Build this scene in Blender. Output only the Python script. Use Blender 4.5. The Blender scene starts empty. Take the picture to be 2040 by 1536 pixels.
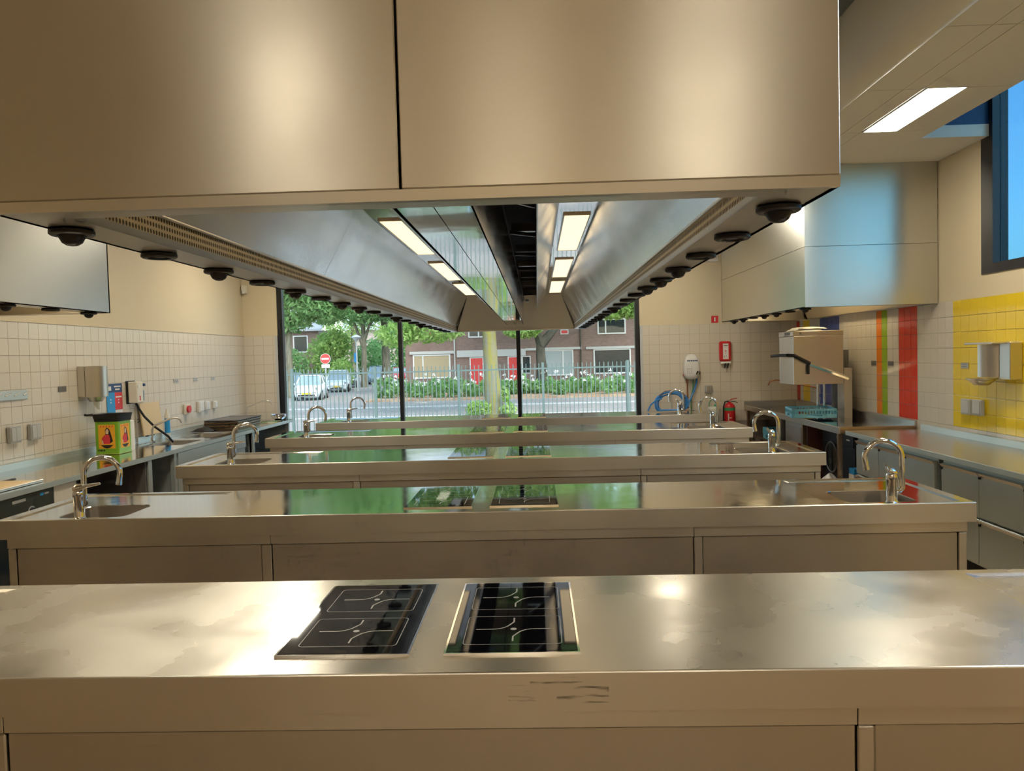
import bpy, math, random
import numpy as np
from mathutils import Vector

random.seed(7)
rng = np.random.default_rng(7)
SC = bpy.context.scene
COL = SC.collection

# ------------------------------------------------------------------ camera
cam_d = bpy.data.cameras.new('camera')
cam_d.sensor_fit = 'HORIZONTAL'
cam_d.sensor_width = 36.0
cam_d.lens = 1535.0 / 2040.0 * 36.0
cam_d.clip_start = 0.05
cam_d.clip_end = 500
cam = bpy.data.objects.new('camera', cam_d)
COL.objects.link(cam)
_yaw, _pitch, _roll = -0.0332524, 0.03796686, 0.02602389
_fw = np.array([math.sin(_yaw) * math.cos(_pitch), math.cos(_yaw) * math.cos(_pitch), -math.sin(_pitch)])
_r0 = np.array([math.cos(_yaw), -math.sin(_yaw), 0.0])
_d0 = np.cross(_fw, _r0)
_r = _r0 * math.cos(_roll) + _d0 * math.sin(_roll)
_d = -_r0 * math.sin(_roll) + _d0 * math.cos(_roll)
from mathutils import Matrix
cam.matrix_world = Matrix(((_r[0], -_d[0], -_fw[0], 0), (_r[1], -_d[1], -_fw[1], 0), (_r[2], -_d[2], -_fw[2], 1.745), (0, 0, 0, 1)))
SC.camera = cam

# ------------------------------------------------------------------ world, exposure
SC.view_settings.view_transform = 'Standard'
SC.view_settings.look = 'None'
SC.view_settings.gamma = 1.0
SC.view_settings.use_curve_mapping = False
SC.view_settings.exposure = 0.0
SKY_STRENGTH = 0.72
CEIL_LAMP = 44.0
HOOD_LAMP = 1.6
cy = SC.cycles
cy.max_bounces = 5
cy.diffuse_bounces = 2
cy.glossy_bounces = 3
cy.transmission_bounces = 2
cy.transparent_max_bounces = 6
cy.blur_glossy = 1.0
cy.sample_clamp_indirect = 6.0
cy.use_adaptive_sampling = True
cy.adaptive_threshold = 0.07
cy.adaptive_min_samples = 12
cy.use_light_tree = False
w = bpy.data.worlds.new('sky')
SC.world = w
w.use_nodes = True
nt = w.node_tree
bg = nt.nodes['Background']
sky = nt.nodes.new('ShaderNodeTexSky')
sky.sky_type = 'NISHITA'
sky.sun_disc = False
sky.sun_elevation = math.radians(52)
sky.sun_rotation = math.radians(150)
sky.air_density = 1.0
sky.dust_density = 2.5
nt.links.new(sky.outputs[0], bg.inputs[0])
bg.inputs[1].default_value = SKY_STRENGTH

# ------------------------------------------------------------------ materials
def _mat(name):
    m = bpy.data.materials.new(name)
    m.use_nodes = True
    return m, m.node_tree, m.node_tree.nodes['Principled BSDF']

def pm(name, col, rough=0.5, metal=0.0, emit=None, es=0.0, spec=None, alpha=None):
    m, t, b = _mat(name)
    b.inputs['Base Color'].default_value = (*col, 1)
    b.inputs['Roughness'].default_value = rough
    b.inputs['Metallic'].default_value = metal
    if emit:
        b.inputs['Emission Color'].default_value = (*emit, 1)
        b.inputs['Emission Strength'].default_value = es
    if spec is not None:
        b.inputs['Specular IOR Level'].default_value = spec
    return m

def noise_col(m, t, b, c1, c2, scale, detail=3, coord='Object', stretch=(1, 1, 1)):
    tc = t.nodes.new('ShaderNodeTexCoord')
    mp = t.nodes.new('ShaderNodeMapping')
    mp.inputs['Scale'].default_value = stretch
    t.links.new(tc.outputs[coord], mp.inputs[0])
    n = t.nodes.new('ShaderNodeTexNoise')
    n.inputs['Scale'].default_value = scale
    n.inputs['Detail'].default_value = detail
    t.links.new(mp.outputs[0], n.inputs['Vector'])
    r = t.nodes.new('ShaderNodeValToRGB')
    r.color_ramp.elements[0].color = (*c1, 1)
    r.color_ramp.elements[1].color = (*c2, 1)
    r.color_ramp.elements[0].position = 0.3
    r.color_ramp.elements[1].position = 0.7
    t.links.new(n.outputs['Fac'], r.inputs[0])
    t.links.new(r.outputs[0], b.inputs['Base Color'])
    return n, mp

def steel(name, col=(0.62, 0.60, 0.56), rough=0.3, metal=1.0, aniso=0.0, wav=0.0, wavs=3.0, grain=0.0, smudge=0.0):
    m, t, b = _mat(name)
    b.inputs['Base Color'].default_value = (*col, 1)
    b.inputs['Metallic'].default_value = metal
    b.inputs['Roughness'].default_value = rough
    tc = t.nodes.new('ShaderNodeTexCoord')
    if aniso:
        b.inputs['Anisotropic'].default_value = aniso
        tg = t.nodes.new('ShaderNodeTangent')
        tg.direction_type = 'UV_MAP'
        tg.uv_map = 'UVMap'
        b.inputs['Anisotropic Rotation'].default_value = 0.25
        t.links.new(tg.outputs[0], b.inputs['Tangent'])
    if smudge:
        n = t.nodes.new('ShaderNodeTexNoise')
        n.inputs['Scale'].default_value = 2.5
        n.inputs['Detail'].default_value = 5
        t.links.new(tc.outputs['Object'], n.inputs['Vector'])
        mr = t.nodes.new('ShaderNodeMapRange')
        mr.inputs[1].default_value = 0.3
        mr.inputs[2].default_value = 0.7
        mr.inputs[3].default_value = rough - smudge
        mr.inputs[4].default_value = rough + smudge
        t.links.new(n.outputs['Fac'], mr.inputs[0])
        t.links.new(mr.outputs[0], b.inputs['Roughness'])
    last = None
    if wav:
        n = t.nodes.new('ShaderNodeTexNoise')
        n.inputs['Scale'].default_value = wavs
        n.inputs['Detail'].default_value = 2
        t.links.new(tc.outputs['Object'], n.inputs['Vector'])
        bp = t.nodes.new('ShaderNodeBump')
        bp.inputs['Strength'].default_value = 1.0
        bp.inputs['Distance'].default_value = wav
        t.links.new(n.outputs['Fac'], bp.inputs['Height'])
        last = bp
    if grain:
        mp = t.nodes.new('ShaderNodeMapping')
        mp.inputs['Scale'].default_value = (2, 2, 260)
        t.links.new(tc.outputs['Object'], mp.inputs[0])
        n = t.nodes.new('ShaderNodeTexNoise')
        n.inputs['Scale'].default_value = 3
        n.inputs['Detail'].default_value = 2
        t.links.new(mp.outputs[0], n.inputs['Vector'])
        bp = t.nodes.new('ShaderNodeBump')
        bp.inputs['Strength'].default_value = 1.0
        bp.inputs['Distance'].default_value = grain
        t.links.new(n.outputs['Fac'], bp.inputs['Height'])
        if last:
            t.links.new(last.outputs[0], bp.inputs['Normal'])
        last = bp
    if last:
        t.links.new(last.outputs[0], b.inputs['Normal'])
    return m

def glass_thin(name, tint=(0.92, 0.97, 0.95), refl=0.06):
    m = bpy.data.materials.new(name)
    m.use_nodes = True
    t = m.node_tree
    for n in list(t.nodes):
        t.nodes.remove(n)
    o = t.nodes.new('ShaderNodeOutputMaterial')
    mx = t.nodes.new('ShaderNodeMixShader')
    tr = t.nodes.new('ShaderNodeBsdfTransparent')
    tr.inputs[0].default_value = (*tint, 1)
    g = t.nodes.new('ShaderNodeBsdfGlossy')
    g.inputs['Roughness'].default_value = 0.0
    lw = t.nodes.new('ShaderNodeLayerWeight')
    lw.inputs['Blend'].default_value = 0.5
    pw = t.nodes.new('ShaderNodeMath')
    pw.operation = 'POWER'
    pw.inputs[1].default_value = 5.0
    t.links.new(lw.outputs['Facing'], pw.inputs[0])
    ma = t.nodes.new('ShaderNodeMath')
    ma.operation = 'MULTIPLY_ADD'
    ma.inputs[1].default_value = 0.96
    ma.inputs[2].default_value = 0.04
    t.links.new(pw.outputs[0], ma.inputs[0])
    t.links.new(ma.outputs[0], mx.inputs[0])
    t.links.new(tr.outputs[0], mx.inputs[1])
    t.links.new(g.outputs[0], mx.inputs[2])
    t.links.new(mx.outputs[0], o.inputs[0])
    return m

def brick_mat(name, c1, c2, mortar, sx, sy, mort=0.02, coord='Object', rot=(0, 0, 0), rough=0.85, bump=0.0):
    m, t, b = _mat(name)
    tc = t.nodes.new('ShaderNodeTexCoord')
    mp = t.nodes.new('ShaderNodeMapping')
    mp.inputs['Rotation'].default_value = rot
    t.links.new(tc.outputs[coord], mp.inputs[0])
    bk = t.nodes.new('ShaderNodeTexBrick')
    bk.inputs['Color1'].default_value = (*c1, 1)
    bk.inputs['Color2'].default_value = (*c2, 1)
    bk.inputs['Mortar'].default_value = (*mortar, 1)
    bk.inputs['Scale'].default_value = 1.0
    bk.inputs['Brick Width'].default_value = sx
    bk.inputs['Row Height'].default_value = sy
    bk.inputs['Mortar Size'].default_value = mort
    t.links.new(mp.outputs[0], bk.inputs['Vector'])
    n = t.nodes.new('ShaderNodeTexNoise')
    n.inputs['Scale'].default_value = 0.9
    n.inputs['Detail'].default_value = 4
    t.links.new(tc.outputs[coord], n.inputs['Vector'])
    mx = t.nodes.new('ShaderNodeMixRGB')
    mx.blend_type = 'MULTIPLY'
    mx.inputs[0].default_value = 0.35
    t.links.new(bk.outputs['Color'], mx.inputs[1])
    t.links.new(n.outputs['Fac'], mx.inputs[2])
    t.links.new(mx.outputs[0], b.inputs['Base Color'])
    b.inputs['Roughness'].default_value = rough
    return m

def leaf_mat(name, c1, c2):
    m = bpy.data.materials.new(name)
    m.use_nodes = True
    t = m.node_tree
    for n in list(t.nodes):
        t.nodes.remove(n)
    o = t.nodes.new('ShaderNodeOutputMaterial')
    tc = t.nodes.new('ShaderNodeTexCoord')
    n = t.nodes.new('ShaderNodeTexNoise')
    n.inputs['Scale'].default_value = 2.2
    n.inputs['Detail'].default_value = 4
    t.links.new(tc.outputs['Object'], n.inputs['Vector'])
    r = t.nodes.new('ShaderNodeValToRGB')
    r.color_ramp.elements[0].color = (*c1, 1)
    r.color_ramp.elements[1].color = (*c2, 1)
    r.color_ramp.elements[0].position = 0.35
    r.color_ramp.elements[1].position = 0.65
    t.links.new(n.outputs['Fac'], r.inputs[0])
    d = t.nodes.new('ShaderNodeBsdfDiffuse')
    tl = t.nodes.new('ShaderNodeBsdfTranslucent')
    mx = t.nodes.new('ShaderNodeMixShader')
    mx.inputs[0].default_value = 0.45
    t.links.new(r.outputs[0], d.inputs[0])
    t.links.new(r.outputs[0], tl.inputs[0])
    t.links.new(d.outputs[0], mx.inputs[1])
    t.links.new(tl.outputs[0], mx.inputs[2])
    t.links.new(mx.outputs[0], o.inputs[0])
    return m

def perforated_mat(name):
    m, t, b = _mat(name)
    b.inputs['Metallic'].default_value = 1.0
    b.inputs['Roughness'].default_value = 0.5
    tc = t.nodes.new('ShaderNodeTexCoord')
    mp = t.nodes.new('ShaderNodeMapping')
    mp.inputs['Scale'].default_value = (1 / 0.017, 1 / 0.022, 1)
    t.links.new(tc.outputs['UV'], mp.inputs[0])
    fr = t.nodes.new('ShaderNodeVectorMath')
    fr.operation = 'FRACTION'
    t.links.new(mp.outputs[0], fr.inputs[0])
    sb = t.nodes.new('ShaderNodeVectorMath')
    sb.operation = 'SUBTRACT'
    sb.inputs[1].default_value = (0.5, 0.5, 0)
    t.links.new(fr.outputs[0], sb.inputs[0])
    ml = t.nodes.new('ShaderNodeVectorMath')
    ml.operation = 'MULTIPLY'
    ml.inputs[1].default_value = (1, 1, 0)
    t.links.new(sb.outputs[0], ml.inputs[0])
    ln = t.nodes.new('ShaderNodeVectorMath')
    ln.operation = 'LENGTH'
    t.links.new(ml.outputs[0], ln.inputs[0])
    lt = t.nodes.new('ShaderNodeMath')
    lt.operation = 'LESS_THAN'
    lt.inputs[1].default_value = 0.33
    t.links.new(ln.outputs['Value'], lt.inputs[0])
    mx = t.nodes.new('ShaderNodeMixRGB')
    mx.inputs[1].default_value = (0.86, 0.74, 0.52, 1)  # warm reflection of the room put into the base colour
    mx.inputs[2].default_value = (0.16, 0.12, 0.07, 1)
    t.links.new(lt.outputs[0], mx.inputs[0])
    t.links.new(mx.outputs[0], b.inputs['Base Color'])
    return m

STC = (0.67, 0.635, 0.57)
M = {}
M['top'] = steel('worktop_steel', (0.72, 0.69, 0.62), 0.10, wav=0.0016, wavs=3.5, smudge=0.04)
M['top_near'] = steel('near_worktop_steel', (0.74, 0.70, 0.62), 0.27, wav=0.0022, wavs=3.0, smudge=0.08)  # rougher, slightly lighter steel for the nearest island
M['front'] = steel('front_steel', STC, 0.34, aniso=0.6, smudge=0.03)
M['panel'] = steel('panel_steel', (0.56, 0.52, 0.455), 0.42, smudge=0.04)
M['hoodfront'] = steel('hood_front_steel', (0.68, 0.635, 0.555), 0.36, aniso=0.8, smudge=0.03)
M['hoodin'] = steel('hood_inner_steel', (0.76, 0.75, 0.72), 0.20, wav=0.0018, wavs=1.0, smudge=0.05)
M['hoodwarm'] = steel('lamplit_hood_steel', (0.80, 0.66, 0.44), 0.45, metal=0.6)  # gold tone puts the glow of the hood lamps into the steel colour
M['mirror'] = steel('mirror_steel', (0.74, 0.74, 0.71), 0.05, wav=0.0015, wavs=2.5)
M['bowl'] = steel('bowl_steel', (0.52, 0.47, 0.41), 0.35)
M['steel'] = steel('brushed_steel', (0.64, 0.60, 0.54), 0.34)
M['sidehood'] = steel('side_hood_steel', (0.66, 0.65, 0.60), 0.30, aniso=0.85, wav=0.002, wavs=1.0)
M['fridge'] = pm('fridge_front_steel', (0.56, 0.61, 0.58), 0.42, 0.55)
M['chrome'] = steel('chrome', (0.86, 0.86, 0.87), 0.06)
M['perf'] = perforated_mat('perforated_steel')
M['black'] = pm('black_plastic', (0.006, 0.006, 0.008), 0.45)
M['blackmat'] = pm('black_matte', (0.015, 0.013, 0.012), 0.7)
M['hobglass'] = pm('hob_glass', (0.006, 0.006, 0.008), 0.03)
M['print'] = pm('hob_print', (0.55, 0.55, 0.55), 0.4)
M['paint'] = pm('wall_paint', (0.72, 0.61, 0.42), 0.6)
M['grout'] = pm('grout', (0.36, 0.31, 0.26), 0.8)
M['tile'] = pm('white_tile', (0.72, 0.65, 0.54), 0.16)
M['tile_y'] = pm('yellow_tile', (0.86, 0.62, 0.02), 0.14)
M['tile_r'] = pm('red_tile', (0.72, 0.045, 0.02), 0.14)
M['tile_o'] = pm('orange_tile', (0.88, 0.24, 0.02), 0.14)
M['tile_g'] = pm('green_tile', (0.32, 0.50, 0.02), 0.14)
M['tile_b'] = pm('blue_tile', (0.05, 0.09, 0.34), 0.14)
M['ceil'] = pm('ceiling_white', (0.88, 0.84, 0.76), 0.85)
M['ductw'] = pm('duct_white', (0.82, 0.78, 0.70), 0.45)
M['frame'] = pm('window_frame_dark', (0.012, 0.013, 0.018), 0.3)
M['frameg'] = pm('window_reveal_grey', (0.55, 0.56, 0.56), 0.5)
M['glass'] = glass_thin('window_glass')
M['glassblue'] = glass_thin('blue_window_glass', (0.30, 0.50, 0.60))
M['glassdark'] = pm('dark_glass', (0.02, 0.03, 0.035), 0.05)
M['lamp'] = pm('ceiling_lamp_light', (1, 1, 1), 0.5, emit=(1.0, 0.90, 0.72), es=CEIL_LAMP)
M['hlamp'] = pm('hood_lamp_light', (1, 1, 1), 0.5, emit=(1.0, 0.75, 0.43), es=HOOD_LAMP)
M['hlamp2'] = pm('wall_hood_lamp_light', (1, 1, 1), 0.5, emit=(1.0, 0.80, 0.48), es=9.0)
M['backwall'] = pm('back_wall_wood', (0.56, 0.45, 0.28), 0.55)
M['white'] = pm('white_plastic', (0.82, 0.80, 0.76), 0.35)
M['cream'] = pm('cream_plastic', (0.78, 0.72, 0.60), 0.4)
M['grey'] = pm('grey_plastic', (0.42, 0.42, 0.40), 0.4)
M['greyl'] = pm('light_grey_plastic', (0.50, 0.50, 0.48), 0.35)
M['satin'] = steel('satin_steel', (0.66, 0.63, 0.57), 0.27)
M['greyd'] = pm('dark_grey', (0.16, 0.15, 0.14), 0.5)
M['red'] = pm('red_paint', (0.62, 0.02, 0.025), 0.3)
M['redflat'] = pm('red_print', (0.70, 0.04, 0.05), 0.5)
M['bluep'] = pm('blue_print', (0.02, 0.30, 0.68), 0.5)
M['navy'] = pm('navy_print', (0.015, 0.06, 0.18), 0.5)
M['bluehose'] = pm('blue_hose', (0.03, 0.20, 0.52), 0.3)
M['crate'] = pm('blue_crate', (0.18, 0.52, 0.66), 0.4)
M['greenp'] = pm('green_paint', (0.20, 0.42, 0.02), 0.3)
M['orangep'] = pm('orange_print', (0.88, 0.42, 0.02), 0.45)
M['skin'] = pm('print_skin', (0.75, 0.52, 0.36), 0.5)
M['hair'] = pm('print_hair', (0.02, 0.012, 0.01), 0.5)
M['copper'] = pm('copper_pipe', (0.55, 0.22, 0.10), 0.25, 1.0)
M['wood'] = pm('light_wood', (0.70, 0.52, 0.28), 0.5)
M['brownapr'] = steel('warm_table_steel', (0.50, 0.35, 0.22), 0.35)
M['paper'] = pm('paper_white', (0.85, 0.83, 0.78), 0.8)
M['pipegreen'] = pm('green_tube', (0.05, 0.30, 0.12), 0.4)
M['carwhite'] = pm('car_white', (0.80, 0.86, 0.90), 0.15)
M['carblue'] = pm('car_blue_grey', (0.30, 0.42, 0.48), 0.15)
M['cardark'] = pm('car_dark', (0.05, 0.07, 0.08), 0.15)
M['carred'] = pm('car_red', (0.55, 0.05, 0.06), 0.2)
M['carglass'] = pm('car_glass', (.26, .36, .40), .08)  # pale blue stands in for the bright reflection on the windscreens
M['tyre'] = pm('tyre', (0.015, 0.015, 0.015), 0.8)
M['plate'] = pm('yellow_plate', (0.85, 0.55, 0.03), 0.4)
M['bark'] = None
_m, _t, _b = _mat('bark'); noise_col(_m, _t, _b, (0.10, 0.09, 0.06), (0.26, 0.24, 0.17), 3.0, 5, stretch=(3, 3, 0.6)); _b.inputs['Roughness'].default_value = 0.9; M['bark'] = _m
_m, _t, _b = _mat('mossy_bark'); noise_col(_m, _t, _b, (0.26, 0.23, 0.03), (0.20, 0.19, 0.155), 2.6, 5, stretch=(2, 2, 0.5)); _b.inputs['Roughness'].default_value = 0.9; M['moss'] = _m
_m, _t, _b = _mat('dark_bark'); noise_col(_m, _t, _b, (0.025, 0.028, 0.022), (0.09, 0.085, 0.065), 2.0, 5, stretch=(2, 2, 0.5)); _b.inputs['Roughness'].default_value = 0.9; M['darkbark'] = _m
_m, _t, _b = _mat('soil'); noise_col(_m, _t, _b, (0.30, 0.17, 0.10), (0.50, 0.36, 0.24), 3.0, 5); _b.inputs['Roughness'].default_value = 0.95; M['soil'] = _m
M['leaf'] = leaf_mat('leaf_green', (0.13, 0.30, 0.10), (0.34, 0.55, 0.24))
M['leafl'] = leaf_mat('leaf_light', (0.22, 0.40, 0.09), (0.46, 0.62, 0.22))
M['leafd'] = leaf_mat('leaf_dark', (0.11, 0.28, 0.10), (0.28, 0.50, 0.22))
M['petal'] = pm('white_petal', (0.9, 0.9, 0.88), 0.7)
M['brick'] = brick_mat('house_brick', (0.20, 0.11, 0.085), (0.27, 0.155, 0.12), (0.26, 0.22, 0.20), 0.22, 0.065, 0.010, rot=(math.pi / 2, 0, 0))
M['pave'] = brick_mat('street_paving', (0.36, 0.32, 0.30), (0.42, 0.38, 0.35), (0.28, 0.26, 0.24), 0.6, 0.3, 0.02)
M['floor'] = brick_mat('quarry_floor', (0.42, 0.30, 0.18), (0.46, 0.33, 0.20), (0.30, 0.23, 0.15), 0.3, 0.3, 0.006, rough=0.35)
M['fence'] = pm('fence_grey_green', (0.13, 0.19, 0.175), 0.5)
M['galv'] = pm('lamp_post_grey', (0.62, 0.66, 0.66), 0.5)
M['wframe'] = pm('house_white_frame', (0.60, 0.60, 0.58), 0.6)
M['concrete'] = pm('lintel_concrete', (0.44, 0.44, 0.42), 0.8)
M['doorred'] = pm('house_red_door', (0.58, 0.04, 0.04), 0.4)
M['roof'] = pm('roof_slate', (0.42, 0.45, 0.48), 0.6)
M['curtain'] = pm('tan_curtain', (0.36, 0.29, 0.18), 0.8)
M['blind'] = pm('grey_blind', (0.30, 0.34, 0.34), 0.7)
M['kerb'] = pm('pale_kerb', (0.50, 0.50, 0.48), 0.8)

# ------------------------------------------------------------------ mesh builder
ORG = {}

class MB:
    def __init__(s):
        s.v = []
        s.f = []

    def add(s, vs, fs):
        n = len(s.v)
        s.v += [tuple(map(float, p)) for p in vs]
        s.f += [tuple(i + n for i in q) for q in fs]
        return s

    def box(s, x0, x1, y0, y1, z0, z1):
        return s.add([(x0, y0, z0), (x1, y0, z0), (x1, y1, z0), (x0, y1, z0), (x0, y0, z1), (x1, y0, z1), (x1, y1, z1), (x0, y1, z1)],
                     [(0, 3, 2, 1), (4, 5, 6, 7), (0, 1, 5, 4), (1, 2, 6, 5), (2, 3, 7, 6), (3, 0, 4, 7)])

    def cbox(s, x0, x1, y0, y1, z0, z1, c=0.004):
        # box with every edge chamfered
        c = min(c, (x1 - x0) * .45, (y1 - y0) * .45, (z1 - z0) * .45)
        vs = []
        for zz, dz in ((z0, 0), (z0 + c, 1), (z1 - c, 1), (z1, 0)):
            k = 0 if dz else c
            vs += [(x0 + c + (0), y0 + k, zz), (x1 - c, y0 + k, zz), (x1 - k, y0 + c, zz), (x1 - k, y1 - c, zz),
                   (x1 - c, y1 - k, zz), (x0 + c, y1 - k, zz), (x0 + k, y1 - c, zz), (x0 + k, y0 + c, zz)]
        fs = [tuple(range(7, -1, -1)), tuple(range(24, 32))]
        for r in range(3):
            for i in range(8):
                j = (i + 1) % 8
                fs.append((r * 8 + i, r * 8 + j, r * 8 + 8 + j, r * 8 + 8 + i))
        return s.add(vs, fs)

    def quad(s, *p):
        return s.add(p, [tuple(range(len(p)))])

    def plate(s, pts, t):
        # thin slab from polygon pts (3D), thickness vector t
        n = len(pts)
        a = [Vector(p) for p in pts]
        b = [p + Vector(t) for p in a]
        fs = [tuple(range(n)), tuple(range(2 * n - 1, n - 1, -1))]
        for i in range(n):
            j = (i + 1) % n
            fs.append((i, i + n, j + n, j))
        return s.add([tuple(p) for p in a + b], fs)

    def cyl(s, p0, p1, r0, r1=None, n=16, caps=True):
        r1 = r0 if r1 is None else r1
        return s.loft([p0, p1], [r0, r1], n, caps)

    def loft(s, path, rad, n=12, caps=True):
        P = [Vector(p) for p in path]
        rad = rad if isinstance(rad, (list, tuple)) else [rad] * len(P)
        up = None
        rings = []
        for i, p in enumerate(P):
            t = (P[min(i + 1, len(P) - 1)] - P[max(i - 1, 0)]).normalized()
            if up is None:
                up = Vector((0, 0, 1)) if abs(t.z) < .9 else Vector((1, 0, 0))
            a = t.cross(up).normalized()
            up = a.cross(t).normalized()
            rings.append([tuple(p + (a * math.cos(k * 2 * math.pi / n) + up * math.sin(k * 2 * math.pi / n)) * rad[i]) for k in range(n)])
        vs = [q for r in rings for q in r]
        fs = []
        for i in range(len(P) - 1):
            for k in range(n):
                j = (k + 1) % n
                fs.append((i * n + k, i * n + j, (i + 1) * n + j, (i + 1) * n + k))
        if caps:
            fs.append(tuple(range(n - 1, -1, -1)))
            fs.append(tuple((len(P) - 1) * n + k for k in range(n)))
        return s.add(vs, fs)

    def lathe(s, prof, c=(0, 0, 0), n=24, caps=True):
        vs = []
        for r, z in prof:
            for k in range(n):
                a = k * 2 * math.pi / n
                vs.append((c[0] + r * math.cos(a), c[1] + r * math.sin(a), c[2] + z))
        fs = []
        for i in range(len(prof) - 1):
            for k in range(n):
                j = (k + 1) % n
                fs.append((i * n + k, i * n + j, (i + 1) * n + j, (i + 1) * n + k))
        if caps:
            fs.append(tuple(range(n - 1, -1, -1)))
            fs.append(tuple((len(prof) - 1) * n + k for k in range(n)))
        return s.add(vs, fs)

    def strip(s, profile, y0, y1, thick=None):
        # profile in (x,z) swept along y as an open sheet
        n = len(profile)
        vs = [(x, y0, z) for x, z in profile] + [(x, y1, z) for x, z in profile]
        return s.add(vs, [(i, i + 1, n + i + 1, n + i) for i in range(n - 1)])

    def build(s, name, mat, parent=None, smooth=False, uv=True, bevel=0.0, angle=40):
        o0 = ORG.get(parent.name, (0, 0, 0)) if parent else (0, 0, 0)
        me = bpy.data.meshes.new(name)
        V = [(a - o0[0], b - o0[1], c - o0[2]) for a, b, c in s.v]
        me.from_pydata(V, [], s.f)
        me.validate()
        if uv:
            box_uv(me)
        if isinstance(mat, str):
            mat = M[mat]
        me.materials.append(mat)
        if smooth:
            me.shade_smooth()
            me.set_sharp_from_angle(angle=math.radians(angle))
        o = bpy.data.objects.new(name, me)
        COL.objects.link(o)
        if parent:
            o.parent = parent
            ORG[o.name] = o0
        if bevel:
            m = o.modifiers.new('bevel', 'BEVEL')
            m.width = bevel
            m.segments = 2
            m.limit_method = 'ANGLE'
        return o

def box_uv(me):
    n = len(me.loops)
    if n == 0:
        return
    uvl = me.uv_layers.new(name='UVMap')
    vi = np.empty(n, np.int32); me.loops.foreach_get('vertex_index', vi)
    co = np.empty(len(me.vertices) * 3, np.float32); me.vertices.foreach_get('co', co); co = co.reshape(-1, 3)
    npoly = len(me.polygons)
    nr = np.empty(npoly * 3, np.float32); me.polygons.foreach_get('normal', nr); nr = np.abs(nr.reshape(-1, 3))
    tot = np.empty(npoly, np.int32); me.polygons.foreach_get('loop_total', tot)
    pi = np.repeat(np.arange(npoly), tot)
    ax = np.argmax(nr, axis=1)[pi]
    c = co[vi]
    u = np.where(ax == 0, c[:, 1], c[:, 0])
    v = np.where(ax == 2, c[:, 1], c[:, 2])
    uvl.data.foreach_set('uv', np.stack([u, v], 1).astype(np.float32).ravel())

def tag(o, label=None, cat=None, group=None, kind=None):
    if label: o['label'] = label
    if cat: o['category'] = cat
    if group: o['group'] = group
    if kind: o['kind'] = kind
    return o

def thing(name, loc, label=None, cat=None, group=None, rz=0.0, kind=None):
    o = bpy.data.objects.new(name, None)
    o.empty_display_size = 0.1
    COL.objects.link(o)
    o.location = loc
    o.rotation_euler = (0, 0, rz)
    ORG[o.name] = tuple(loc)
    return tag(o, label, cat, group, kind)

def local_thing(name, label, cat, group=None):
    # children are written in local coordinates around the origin
    o = thing(name, (0, 0, 0), label, cat, group)
    ORG[o.name] = (0, 0, 0)
    return o

def place(o, loc, rz=0.0):
    o.location = loc
    o.rotation_euler = (0, 0, rz)
    return o

def copy_tree(o, parent=None):
    c = o.copy()
    COL.objects.link(c)
    c.parent = parent
    for ch in [x for x in o.children]:
        copy_tree(ch, c)
    return c

def dup(o, loc, label, rz=None, group=None):
    c = copy_tree(o)
    c.location = loc
    if rz is not None:
        c.rotation_euler = (0, 0, rz)
    c['label'] = label
    if group: c['group'] = group
    return c

def arc(cx, cz, r, a0, a1, n, y=0.0):
    return [(cx + r * math.cos(a0 + (a1 - a0) * i / n), y, cz + r * math.sin(a0 + (a1 - a0) * i / n)) for i in range(n + 1)]

# ------------------------------------------------------------------ the room
XL, XR, YB, ZC = -4.45, 3.87, 11.6, 3.5
YF = -4.5
TT = 2.15                      # top of the tiling

fl = tag(MB().box(XL - .3, XR + .3, YF - .3, YB + .25, -0.2, 0.0).build('floor', 'floor'), kind='structure')

# left wall, right wall (with its high window), back wall (with the street window), wall behind the camera
wl = tag(MB().box(XL - .25, XL, YF, YB + .25, -.2, 3.9).build('wall_left', 'paint'), kind='structure')
WZ0, WY1, WY0 = 2.345, 6.83, 1.5
wr_mb = MB()
wr_mb.box(XR, XR + .1, WY1, YB + .25, -.2, 4.3).box(XR, XR + .1, YF, WY0, -.2, 4.3).box(XR, XR + .1, WY0, WY1, -.2, WZ0)
wr = tag(wr_mb.build('wall_right', 'paint'), kind='structure')
WX0, WX1, WB, WT = -3.93, 1.545, 0.55, 3.0
wb_mb = MB()
wb_mb.box(XL, WX0, YB, YB + .25, -.2, 3.9).box(WX1, XR, YB, YB + .25, -.2, 3.9).box(WX0, WX1, YB, YB + .25, -.2, WB).box(WX0, WX1, YB, YB + .25, WT, 3.9)
wb = tag(wb_mb.build('wall_back', 'paint'), kind='structure')
tag(MB().box(XL - .25, XR + .25, YF - .25, YF, -.2, 4.3).build('wall_front', 'backwall'), kind='structure')

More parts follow.
